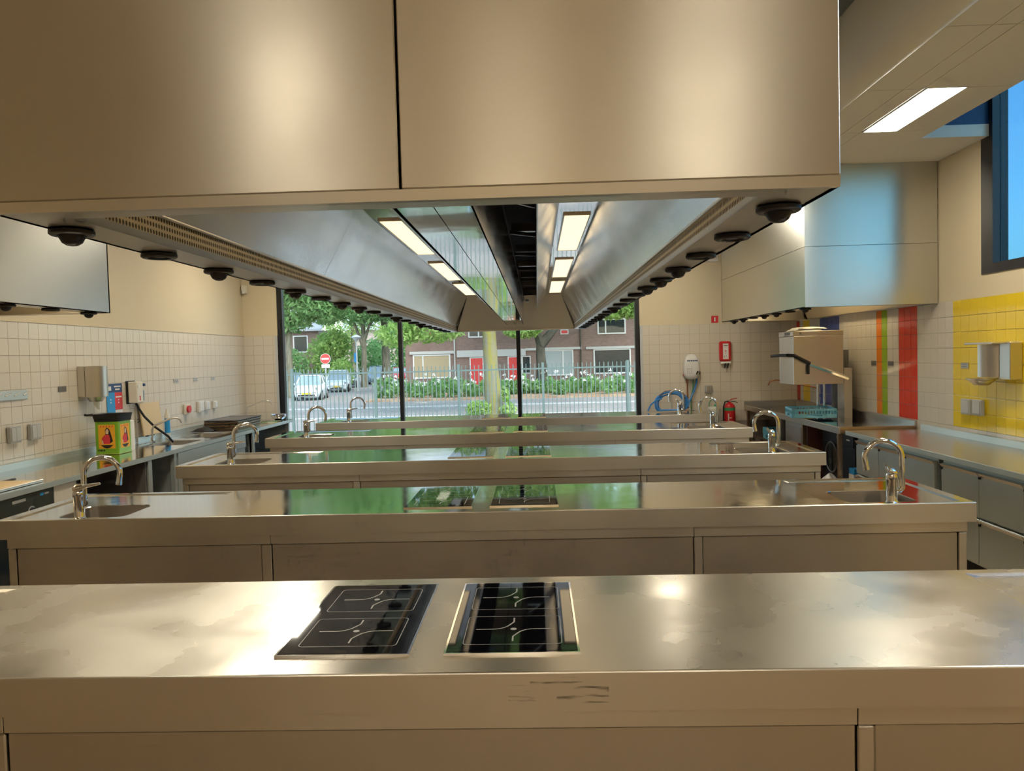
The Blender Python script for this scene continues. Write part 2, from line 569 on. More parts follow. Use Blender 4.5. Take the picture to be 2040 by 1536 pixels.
# ceiling: a slab with a slot along the high window, its panels as parts
SLX, SLY = 3.30, 6.71
ce_mb = MB()
ce_mb.box(XL - .25, 2.30, YF, YB, ZC, ZC + .1)
ce_mb.box(SLX, XR, SLY, YB, ZC, ZC + .1)
ce_mb.box(XL - .25, XR + .25, YF, YB + .25, ZC + .78, ZC + .86)
ce_mb.box(SLX - .02, SLX, YF, SLY, ZC + .1, ZC + .78)
ceil = tag(ce_mb.build('ceiling', 'ceil'), kind='structure')
MB().box(2.30, SLX, YF, YB, ZC + .013, ZC + .1).build('ceiling_grid', 'greyd', ceil)
tag(MB().box(SLX, XR, SLY, SLY + .02, ZC + .1, ZC + .78).build('slot_lining', 'navy', ceil))
yj = [6.47 - 1.035 * k for k in range(-5, 11)]
for (xa, xb) in ((2.303, 2.553), (2.557, 2.688), (2.692, 3.298)):
    for k in range(len(yj) - 1):
        ya, yb = yj[k + 1] + .003, yj[k] - .003
        if xa > 2.6 and abs(yj[k] - 6.47) < .01:
            MB().box(2.985, xb, ya, yb, ZC, ZC + .012).build('ceiling_panel', 'ceil', ceil)
        elif yb > ya + .1:
            MB().box(xa, xb, ya, yb, ZC, ZC + .012).build('ceiling_panel', 'ceil', ceil)

# tiles: each one an object of its own under its wall
def tile_mesh(axis, wd, hg, mat, name='tile'):
    g, t, c = .0013, .0035, .0012
    a, b = wd / 2 - g, hg / 2 - g
    vs = []
    for (k, d) in ((0, 0), (0, t - .001), (c, t)):
        for sx, sz in ((-1, -1), (1, -1), (1, 1), (-1, 1)):
            u, v = sx * (a - k), sz * (b - k)
            if axis == 'back': vs.append((u, -d, v))
            elif axis == 'left': vs.append((d, -u, v))
            else: vs.append((-d, u, v))
    fs = [(8, 9, 10, 11)]
    for r in (0, 4):
        for i in range(4):
            j = (i + 1) % 4
            fs.append((r + i, r + j, r + 4 + j, r + 4 + i))
    me = bpy.data.meshes.new(name)
    me.from_pydata(vs, [], fs)
    me.validate()
    me.materials.append(M[mat])
    return me

TH = .145
_tm = {}
def put_tile(axis, wd, hg, mat, loc, parent):
    key = (axis, round(wd, 4), round(hg, 4), mat)
    if key not in _tm:
        _tm[key] = tile_mesh(axis, wd, hg, mat)
    o = bpy.data.objects.new('tile', _tm[key])
    COL.objects.link(o)
    o.location = loc
    o.parent = parent

def grout(name, parent, *b):
    MB().box(*b).build(name, 'grout', parent)

# back wall
grout('grout_bed', wb, XL, WX0 - .04, YB - .002, YB, .1, TT)
grout('grout_bed', wb, WX1 + .04, XR, YB - .002, YB, .1, TT)
ROWS = 10
for r in range(ROWS):
    zc = TT - TH * (r + .5)
    x = 1.681 - .15
    first = True
    while x < XR - .02:
        xa, xb = max(x, WX1 + .04), min(x + .15, XR)
        if xb - xa > .03:
            put_tile('back', xb - xa, TH, 'tile', ((xa + xb) / 2, YB - .002, zc), wb)
        x += .15
    x = XL
    while x < WX0 - .06:
        xb = min(x + .15, WX0 - .04)
        if xb - x > .02:
            put_tile('back', xb - x, TH, 'tile', ((x + xb) / 2, YB - .002, zc), wb)
        x += .15
# right wall
PW = .1345
grout('grout_bed', wr, XR - .002, XR, 2.0, YB, .1, TT)
def rcol(y):
    if y < 7.2955: return 'tile_y'
    if 7.968 <= y < 8.3715: return 'tile_r'
    if 8.6405 <= y < 8.775: return 'tile_g'
    if 8.775 <= y < 8.9095: return 'tile_o'
    if 9.9855 <= y < 10.658: return 'tile_b'
    if 11.06 <= y < 11.33: return 'tile_y'
    if y >= 11.46: return 'tile_r'
    return 'tile'
k0 = math.floor((6.15 - 7.968) / PW)
k1 = math.ceil((YB - 7.968) / PW)
for k in range(k0, k1):
    ya, yb = 7.968 + PW * k, min(7.968 + PW * (k + 1), YB)
    if yb - ya < .02: continue
    for r in range(8):
        put_tile('right', yb - ya, TH, rcol((ya + yb) / 2), (XR - .002, (ya + yb) / 2, TT - TH * (r + .5)), wr)
def tile_sheet(name, axis, x, ys, zs, wd, mat, parent):
    m = MB()
    for y in ys:
        for z in zs:
            if axis == 'right':
                m.box(x - .0035, x, y - wd / 2 + .0015, y + wd / 2 - .0015, z - TH / 2 + .0015, z + TH / 2 - .0015)
            else:
                m.box(x, x + .0035, y - wd / 2 + .0015, y + wd / 2 - .0015, z - TH / 2 + .0015, z + TH / 2 - .0015)
    tag(m.build(name, mat, parent, uv=False), kind='stuff')
tile_sheet('tile_field', 'right', XR - .002, [7.968 + PW * (k + .5) for k in range(k0 - 30, k0)], [TT - TH * (r + .5) for r in range(10)], PW, 'tile_y', wr)
tile_sheet('tile_field', 'right', XR - .002, [7.968 + PW * (k + .5) for k in range(k0, k1 - 1)], [TT - TH * 8.5], PW, 'tile', wr)
# left wall
grout('grout_bed', wl, XL, XL + .002, 2.0, YB, .1, TT)
nl = 0
y = YB
while y > 6.05:
    ya = y - PW
    for r in range(8):
        put_tile('left', PW, TH, 'tile', (XL + .002, (y + ya) / 2, TT - TH * (r + .5)), wl)
    y = ya
tile_sheet('tile_field', 'left', XL + .002, [y - PW * (k + .5) for k in range(30)], [TT - TH * (r + .5) for r in range(10)], PW, 'tile', wl)
tile_sheet('tile_field', 'left', XL + .002, [YB - PW * (k + .5) for k in range(41)], [TT - TH * 8.5], PW, 'tile', wl)
# thin trim over the tiling
tag(MB().box(XL, XL + .012, 2.0, YB, TT, TT + .012).build('trim_1', 'paint'), kind='structure')

# ---------------- street window
win = tag(MB().box(WX0, WX0 + .075, YB + .02, YB + .12, WB, WT).build('window_1', 'frame'), kind='structure')
MB().box(WX1 - .065, WX1, YB + .02, YB + .12, WB, WT).build('frame_jamb', 'frame', win)
MB().box(WX0, WX1, YB + .02, YB + .12, WT - .07, WT).build('frame_head', 'frame', win)
MB().box(WX0, WX1, YB + .02, YB + .12, WB, WB + .07).build('frame_bottom', 'frame', win)
for xm in (-2.065, -.275):
    MB().box(xm - .03, xm + .03, YB + .02, YB + .12, WB + .07, WT - .07).build('mullion', 'frame', win)
for xa, xb in ((WX0 + .075, -2.095), (-2.035, -.305), (-.245, WX1 - .065)):
    MB().box(xa, xb, YB + .066, YB + .072, WB + .07, WT - .07).build('pane', 'glass', win)
MB().box(WX0 - .04, WX0, YB - .012, YB + .12, WB, TT).build('reveal_strip', 'frameg', win)
MB().box(WX1, WX1 + .04, YB - .012, YB + .12, WB, TT).build('reveal_strip', 'frameg', win)
MB().box(WX0 - .02, WX1 + .02, YB - .06, YB + .02, WB - .04, WB).build('sill', 'white', win)

# ---------------- high window in the right wall
wi2 = tag(MB().box(XR - .01, XR + .12, WY1 - .17, WY1, WZ0, 4.28).build('window_2', 'frame'), kind='structure')
MB().box(XR - .01, XR + .12, WY0, WY1 - .17, WZ0, WZ0 + .08).build('frame_bottom', 'frame', wi2)
MB().box(XR - .01, XR + .12, WY0, WY0 + .1, WZ0 + .08, 4.2).build('frame_jamb', 'frame', wi2)
MB().box(XR - .01, XR + .12, WY0, WY1 - .17, 4.2, 4.28).build('frame_head', 'frame', wi2)
MB().box(XR + .0, XR + .11, 4.2, 4.28, WZ0 + .08, 4.2).build('mullion', 'frame', wi2)
MB().box(XR + .05, XR + .056, WY0 + .1, 4.2, WZ0 + .08, 4.2).build('pane', 'glassblue', wi2)
MB().box(XR + .05, XR + .056, 4.28, WY1 - .17, WZ0 + .08, 4.2).build('pane', 'glassblue', wi2)

# ---------------- ceiling lamps
def ceil_lamp(x, y, label, z=ZC, sx=.26, sy=1.03, rec=0.0):
    t = thing('ceiling_light', (x, y, z), label, 'lamp', 'flat ceiling light panels')
    MB().box(x - sx / 2, x + sx / 2, y - sy / 2, y + sy / 2, z - .001, z + .008).build('diffuser', 'lamp', t)
    f = MB()
    f.box(x - sx / 2 - .008, x - sx / 2, y - sy / 2 - .008, y + sy / 2 + .008, z - .003, z + .01)
    f.box(x + sx / 2, x + sx / 2 + .008, y - sy / 2 - .008, y + sy / 2 + .008, z - .003, z + .01)
    f.box(x - sx / 2, x + sx / 2, y - sy / 2 - .008, y - sy / 2, z - .003, z + .01)
    f.box(x - sx / 2, x + sx / 2, y + sy / 2, y + sy / 2 + .008, z - .003, z + .01)
    f.build('rim', 'white', t)
    return t
ceil_lamp(2.845, 5.945, 'bright white rectangular light panel set in the ceiling beside the dark window slot')
for i, (x, y) in enumerate([(2.845, 3.0), (2.845, 0.2), (1.72, 9.9), (-3.2, 9.9), (-2.7, 6.8), (-2.4, 4.4), (-1.75, -2.2), (1.25, -2.2), (-.2, -3.8)]):  # unseen panels: some placed from reflections, some added to brighten the room
    ceil_lamp(x, y, 'assumed flat ceiling light panel out of view over the kitchen', z=ZC - .011)

# ---------------- white round air duct under the ceiling
t = thing('air_duct', (1.68, 2, 3.26), 'white round air duct running under the ceiling right of the large hood', 'duct')
MB().cyl((1.68, -2, 3.26), (1.68, 9.0, 3.26), .185, n=40).build('duct_tube', 'ductw', t, smooth=True)
for y in (-1, 1.5, 4, 6.5):
    MB().box(1.66, 1.70, y, y + .03, 3.44, ZC).build('hanger', 'ductw', t)

# ------------------------------------------------------------------ large island hood
HX0, HX1, HY0, HY1, HZ = -1.272, .696, 1.78, 11.08, 2.11
hood = thing('extraction_hood', (-.288, 6.4, HZ), 'huge stainless steel extraction hood hanging over the row of cooking islands', 'extractor hood')
seam = -.305
MB().cbox(HX0, seam - .003, HY0, HY0 + .02, HZ + .026, ZC, .003).build('front_panel', 'hoodfront', hood)
MB().cbox(seam + .003, HX1, HY0, HY0 + .02, HZ + .026, ZC, .003).build('front_panel', 'hoodfront', hood)
MB().plate([(HX0, HY0 + .004, HZ), (HX1, HY0 + .004, HZ), (HX1, HY0, HZ + .025), (HX0, HY0, HZ + .025)], (0, .02, 0)).build('bottom_fold', 'front', hood)
MB().box(HX0, HX0 + .015, HY0 + .02, HY1, HZ, ZC).build('side_panel', 'sidehood', hood)
MB().box(HX1 - .015, HX1, HY0 + .02, HY1, HZ, ZC).build('side_panel', 'sidehood', hood)
MB().box(HX0, HX1, HY1 - .015, HY1, HZ, ZC).build('rear_panel', 'sidehood', hood)
FRX, FLX = .54, -1.128
MB().box(FRX, HX1, HY0 + .02, HY1, HZ, HZ + .006).build('flange', 'steel', hood)
MB().box(HX0, FLX, HY0 + .02, HY1, HZ, HZ + .006).build('flange', 'steel', hood)
MB().box(FLX, FRX, HY0 + .02, HY0 + .09, HZ, HZ + .006).build('flange', 'steel', hood)
MB().box(FLX, FRX, HY1 - .07, HY1, HZ, HZ + .02).build('flange', 'front', hood)
for sgn, fx, z1, z2, tx in ((1, FRX, HZ + .022, HZ + .072, .353), (-1, FLX, HZ + .024, HZ + .086, -.929)):
    MB().box(min(fx, fx + sgn * .004), max(fx, fx + sgn * .004), HY0 + .09, HY1 - .08, HZ + .006, z1).build('lip', 'front', hood)
    MB().box(min(fx + sgn * .004, fx + sgn * .008), max(fx + sgn * .004, fx + sgn * .008), HY0 + .09, HY1 - .08, z1, z2).build('perforated_band', 'perf', hood)
    MB().cyl((fx, HY0 + .09, z2), (fx, HY1 - .08, z2), .006, n=8).build('bead', 'front', hood, smooth=True)
    ys = [HY0 + .1, 4.1, 6.45, 8.8, HY1 - .09]
    for a, b in zip(ys[:-1], ys[1:]):
        MB().plate([(fx, a + .0015, z2), (fx, b - .0015, z2), (tx, b - .0015, 2.565), (tx, a + .0015, 2.565)], (sgn * .005, 0, .004)).build('sloped_panel', 'hoodin', hood)
# end panels
for k, (ya, yb) in enumerate(((HY1 - .075, 10.5), (HY0 + .09, 2.3))):
    s = 1 if k == 0 else -1
    for xa, xb, ta, tb in ((FLX, seam + .02, -.929, seam + .02), (seam + .023, FRX, seam + .023, .353)):
        MB().plate([(xa, ya, HZ + .02), (xb, ya, HZ + .02), (tb, yb, 2.565), (ta, yb, 2.565)], (0, s * .005, .003)).build('end_panel', 'hoodwarm', hood)
# light channels
for xa, xb, la, lb in ((-.929, -.755, -.905, -.775), (.141, .353, .182, .326)):
    MB().box(xa, xb, 2.3, 10.55, 2.565, 2.572).build('light_channel', 'mirror', hood)
    for ya, yb in ((2.53, 4.0), (4.53, 6.02), (6.6, 8.08), (8.5, 10.06)):
        lp = MB().box(la, lb, ya, yb, 2.557, 2.565).build('light_panel', 'hlamp', hood)
        r = MB()
        r.box(la - .008, la, ya - .008, yb + .008, 2.554, 2.565).box(lb, lb + .008, ya - .008, yb + .008, 2.554, 2.565)
        r.box(la, lb, ya - .008, ya, 2.554, 2.565).box(la, lb, yb, yb + .008, 2.554, 2.565)
        r.build('light_rim', 'steel', lp)
# filter housing in the middle
BZ = 2.185
for a, b in ((2.2, 6.45), (6.453, 10.72)):
    MB().box(-.405, -.2915, a, b, BZ, BZ + .008).build('cover_panel', 'mirror', hood)
    MB().box(-.2885, -.175, a, b, BZ, BZ + .008).build('cover_panel', 'mirror', hood)
    MB().plate([(-.175, a, BZ), (-.175, b, BZ), (-.155, b, 2.50), (-.155, a, 2.50)], (-.006, 0, 0)).build('housing_side', 'hoodin', hood)
    MB().plate([(-.405, a, BZ), (-.405, b, BZ), (-.425, b, 2.50), (-.425, a, 2.50)], (.006, 0, 0)).build('housing_side', 'hoodin', hood)
MB().box(-.40, -.18, 10.72, 10.73, BZ, 2.50).build('housing_end', 'hoodin', hood)
for s_ in (1, -1):
    cx0 = -.288
    X_ = lambda v: cx0 + s_ * (v - cx0)
    MB().plate([(X_(.141), 2.2, 2.565), (X_(.141), 10.5, 2.565), (X_(.021), 10.5, 2.375), (X_(.021), 2.2, 2.375)], (-.006 * s_, 0, .004)).build('filter_flap', 'hoodin', hood)
MB().box(-.755, -.717, 2.3, 10.55, 2.566, 2.572).build('light_channel', 'mirror', hood)
MB().box(-.60, .03, 2.2, 10.7, 2.93, 2.95).build('void_shade_sheet', 'blackmat', hood)  # black sheet, shade of the open void put into its colour
MB().box(.012, .020, 2.2, 10.6, 2.39, 2.95).build('void_side', 'greyd', hood)
MB().box(-.60, -.59, 2.2, 10.7, 2.39, 2.95).build('void_side', 'blackmat', hood)
MB().box(-.43, -.15, 2.2, 10.7, 2.50, 2.51).build('housing_top', 'blackmat', hood)
for i, y in enumerate((2.9, 4.0, 5.1, 6.2, 7.3, 8.4, 9.5)):
    MB().loft([(-.16, y, 2.56), (.01, y + .55, 2.62)], .014, 6).build('brace', 'steel', hood)
    MB().box(-.165, .015, y + .6, y + .66, 2.66, 2.72).build('cross_bar', 'greyd' if i % 2 else 'steel', hood)
for x, z in ((-.76, 2.545), (-.12, 2.50)):
    MB().cbox(x - .02, x + .03, 10.3, 10.42, z - .035, z, .006).build('clip', 'white', hood)
# swivelling supply nozzles along both flanges
def nozzle_proto():
    ring = [(.030, 0), (.050, 0), (.0555, -.004), (.0555, -.013), (.050, -.017), (.036, -.017), (.032, -.012), (.030, 0)]
    return MB().lathe(ring, n=28, caps=False), MB().lathe([(.002, -.044), (.014, -.042), (.025, -.035), (.032, -.022), (.0325, -.008), (.030, 0)], n=20), MB().lathe([(.002, -.012), (.018, -.014), (.030, -.008), (.030, 0)], n=20)
_nz = nozzle_proto()
def mk(me_b, nm, sm=True):
    o = me_b.build(nm, 'black', smooth=sm)
    me = o.data
    bpy.data.objects.remove(o)
    return me
NZR, NZB, NZF = mk(_nz[0], 'nozzle'), mk(_nz[1], 'nozzle_ball'), mk(_nz[2], 'nozzle_ball')
def nozzles(parent, pts, z, balls):
    o0 = ORG[parent.name]
    for i, (x, y) in enumerate(pts):
        o = bpy.data.objects.new('nozzle', NZR)
        COL.objects.link(o)
        o.parent = parent
        o.location = (x - o0[0], y - o0[1], z - o0[2])
        b = bpy.data.objects.new('nozzle_ball', NZB if balls(i) else NZF)
        COL.objects.link(b)
        b.parent = o
nozzles(hood, [(-1.222, 2.015 + .472 * i) for i in range(19)], HZ, lambda i: i in (0, 2, 4, 6, 7, 10, 13))
nozzles(hood, [(.624, 2.0 + .466 * i) for i in range(19)], HZ, lambda i: i in (0, 3, 4, 5, 9, 12))

# ------------------------------------------------------------------ hood over the dishwashing corner and hood on the left wall
def wall_hood(x_in, x_wall, y0, y1, z0, label, noz, zs):
    t = thing('wall_hood', ((x_in + x_wall) / 2, (y0 + y1) / 2, z0), label, 'extractor hood')
    s = 1 if x_wall > x_in else -1
    def bx(a, b): return (min(a, b), max(a, b))
    for za, zb in ((z0, zs - .002), (zs + .002, ZC - .001)):
        MB().box(*bx(x_in, x_wall - s * .012), y0, y0 + .015, za, zb).build('front_panel', 'sidehood', t)
        MB().box(*bx(x_in, x_in + s * .015), y0 + .015, y1, za, zb).build('side_panel', 'sidehood', t)
        MB().box(*bx(x_in, x_wall - s * .012), y1 - .015, y1, za, zb).build('rear_panel', 'sidehood', t)
    MB().box(*bx(x_in, x_in + s * .14), y0 + .015, y1, z0, z0 + .005).build('flange', 'steel', t)
    MB().box(*bx(x_in, x_wall - s * .012), y0 + .015, y0 + .08, z0, z0 + .005).build('flange', 'steel', t)
    MB().box(*bx(x_in, x_wall - s * .012), y1 - .08, y1, z0, z0 + .005).build('flange', 'steel', t)
    MB().box(*bx(x_wall - s * .012, x_wall - s * .1), y0 + .015, y1, z0, z0 + .005).build('flange', 'steel', t)
    MB().plate([(x_in + s * .14, y0 + .05, z0 + .005), (x_in + s * .14, y1 - .05, z0 + .005), (x_wall - s * .3, y1 - .05, z0 + .45), (x_wall - s * .3, y0 + .05, z0 + .45)], (0, 0, .006)).build('sloped_panel', 'hoodin', t)
    MB().plate([(x_wall - s * .3, y0 + .05, z0 + .45), (x_wall - s * .3, y1 - .05, z0 + .45), (x_wall - s * .1, y1 - .05, z0 + .01), (x_wall - s * .1, y0 + .05, z0 + .01)], (0, 0, .006)).build('filter_panel', 'hoodwarm', t)
    ym = (y0 + y1) / 2
    lx = x_wall - s * .42
    MB().box(*bx(lx - .07, lx + .07), ym - .75, ym + .75, z0 + .30, z0 + .312).build('light_panel', 'hlamp2', t)
    MB().box(*bx(lx - .08, lx + .08), ym - .77, ym + .77, z0 + .313, z0 + .34).build('light_housing', 'steel', t)
    nozzles(t, noz, z0, lambda i: i % 3 != 1)
    return t
wall_hood(2.60, XR, 7.55, 10.9, 2.145, 'boxy stainless steel hood on the right wall above the dishwasher', [(2.67, 7.75 + .46 * i) for i in range(7)], 2.725)
wall_hood(-3.18, XL, 2.4, 5.68, 2.145, 'dull grey steel hood on the left wall cut off by the picture edge', [(-3.25, 5.52 - .44 * i) for i in range(4)], 3.46)

# ------------------------------------------------------------------ cooking islands
IX0, IX1, IZ = -3.05, 2.335, .90
ORD = ['nearest', 'second', 'third', 'fourth', 'farthest']
IY = [2.03, 4.18, 6.33, 8.46, 10.42]
ID = [.89, .85, .85, .85, .80]

def rrect(x0, x1, y0, y1, r, k=5):
    pts = []
    for cx, cy, a in ((x1 - r, y1 - r, 0), (x0 + r, y1 - r, 90), (x0 + r, y0 + r, 180), (x1 - r, y0 + r, 270)):
        for i in range(k + 1):
            th = math.radians(a + 90 * i / k)
            pts.append((cx + r * math.cos(th), cy + r * math.sin(th)))
    return pts

def ring_faces(m, la, za, lb, zb):
    n = len(la)
    m.add([(x, y, za) for x, y in la] + [(x, y, zb) for x, y in lb], [(i, (i + 1) % n, n + (i + 1) % n, n + i) for i in range(n)])

def sheet_with_decks(m, x0, x1, y0, y1, z, decks):
    # top sheet with pressed sink decks; returns list of hole loops
    holes = []
    xs = x0
    K = 5
    for (dx0, dx1, dy0, dy1, bx0, bx1, by0, by1, dep) in sorted(decks):
        m.quad((xs, y0, z), (dx0, y0, z), (dx0, y1, z), (xs, y1, z))
        m.quad((dx0, y0, z), (dx1, y0, z), (dx1, dy0, z), (dx0, dy0, z))
        m.quad((dx0, dy1, z), (dx1, dy1, z), (dx1, y1, z), (dx0, y1, z))
        e = .0001
        outer = rrect(dx0, dx1, dy0, dy1, e, K)
        inner = rrect(dx0 + .018, dx1 - .018, dy0 + .012, dy1 - .018, .03, K)
        hole = rrect(bx0, bx1, by0, by1, .055, K)
        ring_faces(m, outer, z, inner, z - dep)
        lip = rrect(bx0 - .006, bx1 + .006, by0 - .006, by1 + .006, .06, K)
        ring_faces(m, inner, z - dep, lip, z - dep)
        ring_faces(m, lip, z - dep, hole, z - dep - .004)
        holes.append((hole, z - dep - .004))
        xs = dx1
    m.quad((xs, y0, z), (x1, y0, z), (x1, y1, z), (xs, y1, z))
    return holes

def bowl(holes, parent, depth=.17):
    for hole, z in holes:
        m = MB()
        cx = sum(p[0] for p in hole) / len(hole)
        cy = sum(p[1] for p in hole) / len(hole)
        sc = lambda s: [(cx + (x - cx) * s, cy + (y - cy) * s) for x, y in hole]
        ring_faces(m, hole, z, sc(.97), z - depth + .03)
        ring_faces(m, sc(.97), z - depth + .03, sc(.88), z - depth)
        ring_faces(m, sc(.88), z - depth, sc(.1), z - depth - .008)
        m.add([(x, y, z - depth - .008) for x, y in sc(.1)], [tuple(range(len(hole)))])
        o = m.build('sink_bowl', 'bowl', parent, smooth=True, angle=60)
        MB().lathe([(.028, 0), (.032, .003), (.026, .004), (.020, -.002), (.002, -.002)], (cx, cy, z - depth - .006), n=18).build('drain', 'chrome', o, smooth=True)

def worktop(name, label, x0, x1, y0, y1, z, ap, decks, group, mat='top', apmat='front', front_only=False):
    t = thing(name, ((x0 + x1) / 2, (y0 + y1) / 2, z - ap), label, 'worktop', group)
    c = .005
    m = MB()
    holes = sheet_with_decks(m, x0 + c, x1 - c, y0 + c, y1 - c, z, decks)
    m.build('top_sheet', mat, t)
    e = MB()
    ring = [(x0 + c, y0 + c), (x1 - c, y0 + c), (x1 - c, y1 - c), (x0 + c, y1 - c)]
    mid = [(x0 + .0015, y0 + .0015), (x1 - .0015, y0 + .0015), (x1 - .0015, y1 - .0015), (x0 + .0015, y1 - .0015)]
    out = [(x0, y0), (x1, y0), (x1, y1), (x0, y1)]
    inn = [(x0 + .02, y0 + .02), (x1 - .02, y0 + .02), (x1 - .02, y1 - .02), (x0 + .02, y1 - .02)]
    ring_faces(e, out, z - c, mid, z - .0015)
    ring_faces(e, mid, z - .0015, ring, z)
    ring_faces(e, out, z - ap, out, z - c)
    ring_faces(e, inn, z - ap, out, z - ap)
    ring_faces(e, inn, z - .02, inn, z - ap)
    e.build('apron', apmat, t)
    u = MB()
    sheet_with_decks(u, x0 + .02, x1 - .02, y0 + .02, y1 - .02, z - .022, [(d[0], d[1], d[2], d[3], d[4] - .01, d[5] + .01, d[6] - .01, d[7] + .01, d[8]) for d in decks])
    u.build('underside', 'greyd', t)
    bowl(holes, t)
    return t

def tap_proto(label, spout_dir):
    t = local_thing('mixer_tap', label, 'tap')
    MB().lathe([(.034, 0), (.034, .006), (.030, .010), (.0285, .014), (.0285, .120), (.0305, .125), (.0305, .150), (.027, .160), (.012, .166)], n=24).build('body', 'chrome', t, smooth=True)
    px = .052 if spout_dir < 0 else .030
    R = .095
    path = [(0.02, 0, .07), (px - .012, 0, .07), (px, 0, .082), (px, 0, .15), (px, 0, .245)]
    cxs = px + spout_dir * R
    a0 = math.pi if spout_dir > 0 else 0
    a1 = -.25 if spout_dir > 0 else math.pi + .25
    path += arc(cxs, .245, R, a0, a1, 16)[1:]
    last, prev = Vector(path[-1]), Vector(path[-2])
    dirv = (last - prev).normalized()
    path.append(tuple(last + dirv * .035))
    MB().loft(path, [.017, .017, .0165] + [.0155] * (len(path) - 3), 14).build('spout', 'chrome', t, smooth=True)
    e0 = Vector(path[-1])
    MB().loft([tuple(e0 - dirv * .012), tuple(e0 + dirv * .006)], [.0175, .0175], 14).build('aerator', 'chrome', t, smooth=True)
    lv = MB()
    sd = spout_dir
    if sd > 0:
        lv.loft([(-.02, 0, .168), (.0, -.005, .176), (.05, -.012, .186), (.12, -.02, .196)], [.022, .024, .011, .007], 12)
    else:
        lv.loft([(.02, 0, .158), (.0, 0, .170), (-.02, -.012, .182), (-.045, -.055, .215)], [.020, .026, .014, .007], 12)
    lv.build('lever', 'chrome', t, smooth=True)
    MB().cyl((0, -.0285, .14), (0, -.0315, .14), .006, n=10).build('marker', 'greyd', t)
    return t

def hob_proto():
    W, D = .376, .66
    t = local_thing('induction_hob', 'x', 'hob', 'built-in induction hobs')
    MB().cbox(-W / 2, W / 2, 0, D, -.004, .004, .002).build('glass', 'hobglass', t)
    m = MB()
    for a in ((-W / 2 - .006, -W / 2, -.006, D + .006), (W / 2, W / 2 + .006, -.006, D + .006), (-W / 2, W / 2, -.006, 0), (-W / 2, W / 2, D, D + .006)):
        m.box(a[0], a[1], a[2], a[3], -.004, .003)
    m.build('trim_frame', 'chrome', t)
    def flat(pts, wd, m, z=.0042):
        for p, q in zip(pts[:-1], pts[1:]):
            d = Vector((q[0] - p[0], q[1] - p[1], 0)); L = d.length
            if L < 1e-6: continue
            n = Vector((-d.y, d.x, 0)) / L * wd / 2
            m.quad((p[0] - n.x, p[1] - n.y, z), (q[0] - n.x, q[1] - n.y, z), (q[0] + n.x, q[1] + n.y, z), (p[0] + n.x, p[1] + n.y, z))
    for cy in (.18, .49):
        m = MB()
        rr = rrect(-.145, .145, cy - .125, cy + .115, .014, 4)
        flat(rr + rr[:1], .0022, m)
        q = [(-.115, cy)] + [(-.065, cy)] + [(-.065 + .055 * math.sin(a), cy + .055 * (1 - math.cos(a))) for a in [i * math.pi / 14 for i in range(1, 6)]] + [(.0, cy + .062), (.0, cy + .10)]
        flat(q, .005, m)
        flat([(-x, 2 * cy - y) for x, y in q], .005, m)
        m.add([(.010 * math.cos(k * math.pi / 8), cy + .010 * math.sin(k * math.pi / 8), .0042) for k in range(16)], [tuple(range(16))])
        m.build('zone_marking', 'print', t)
    return t

tapL0 = tap_proto('x', 1)
tapR0 = tap_proto('x', -1)
hob0 = hob_proto()
usedL = usedR = usedH = False
POST = [(-3.005, -2.96), (-1.56, -1.505), (.835, .88), (2.255, 2.30)]
def island(i):
    y0, dp = IY[i], ID[i]
    y1 = y0 + dp
    o = ORD[i]
    far = '' if i else ' that fills the foreground'
    dl = (-2.98, -2.02, y0 + .035, y1 - .05, -2.76, -2.37, y0 + .085, y0 + .44, .007)
    dr = (1.56, 2.27, y0 + .035, y1 - .05, 1.69, 2.07, y0 + .085, y0 + .44, .007)
    worktop('island_worktop', f'long stainless steel worktop of the {o} cooking island{far}', IX0, IX1, y0, y1, IZ, .108, [dl, dr], 'island worktops', mat='top' if i else 'top_near')
    b = thing('island_cabinet', ((IX0 + IX1) / 2, (y0 + y1) / 2, 0), f'panelled stainless steel base under the {o} island worktop', 'cabinet', 'island bases')
    fy, ry = y0 + .035, y1 - .035
    for yy, s in ((fy, 1), (ry, -1)):
        ya, yb = (yy - .012, yy + .02) if s > 0 else (yy - .02, yy + .012)
        for xa, xb in ((-3.005, -1.507), (-1.505, .833), (.835, 2.30)):
            MB().cbox(xa, xb, ya, yb, .735, .791, .002).build('rail', 'front', b)
        for xa, xb in POST:
            MB().cbox(xa, xb, yy - .008, yy + .03 if s > 0 else yy + .008, .0, .731, .004).build('post', 'front', b)
        for (a, bb) in zip(POST[:-1], POST[1:]):
            MB().cbox(a[1] + .003, bb[0] - .003, min(yy, yy + s * .02), max(yy, yy + s * .02), .13, .731, .003).build('base_panel', 'panel', b)
        MB().box(-2.95, 2.25, min(yy + s * .06, yy + s * .075), max(yy + s * .06, yy + s * .075), .0, .13).build('plinth', 'blackmat', b)
    for xa in (-3.0, 2.28):
        MB().box(xa, xa + .016, fy + .03, ry - .03, .1, .79).build('end_panel', 'panel', b)
    for j, (hx, side) in enumerate(((-.579, 'left'), (-.0925, 'right'))):
        h = hob0 if (i == 0 and j == 0) else copy_tree(hob0)
        place(h, (hx, y0 + .125, IZ + .004))
        h['label'] = f'black glass two-zone induction hob, the {side} one on the {o} island'
    if i == 0:
        return
    tl = tapL0 if i == 1 else copy_tree(tapL0)
    place(tl, (-2.60, y0 + .055, IZ - .008), math.radians(14))
    tl['label'] = f'chrome gooseneck mixer tap at the left end of the {o} island'
    tl['group'] = 'island mixer taps'
    tr = tapR0 if i == 1 else copy_tree(tapR0)
    place(tr, (1.915, y0 + .060, IZ - .008), math.radians(-8))
    tr['label'] = f'chrome gooseneck mixer tap at the right end of the {o} island'
    tr['group'] = 'island mixer taps'
for i in range(5):
    island(i)

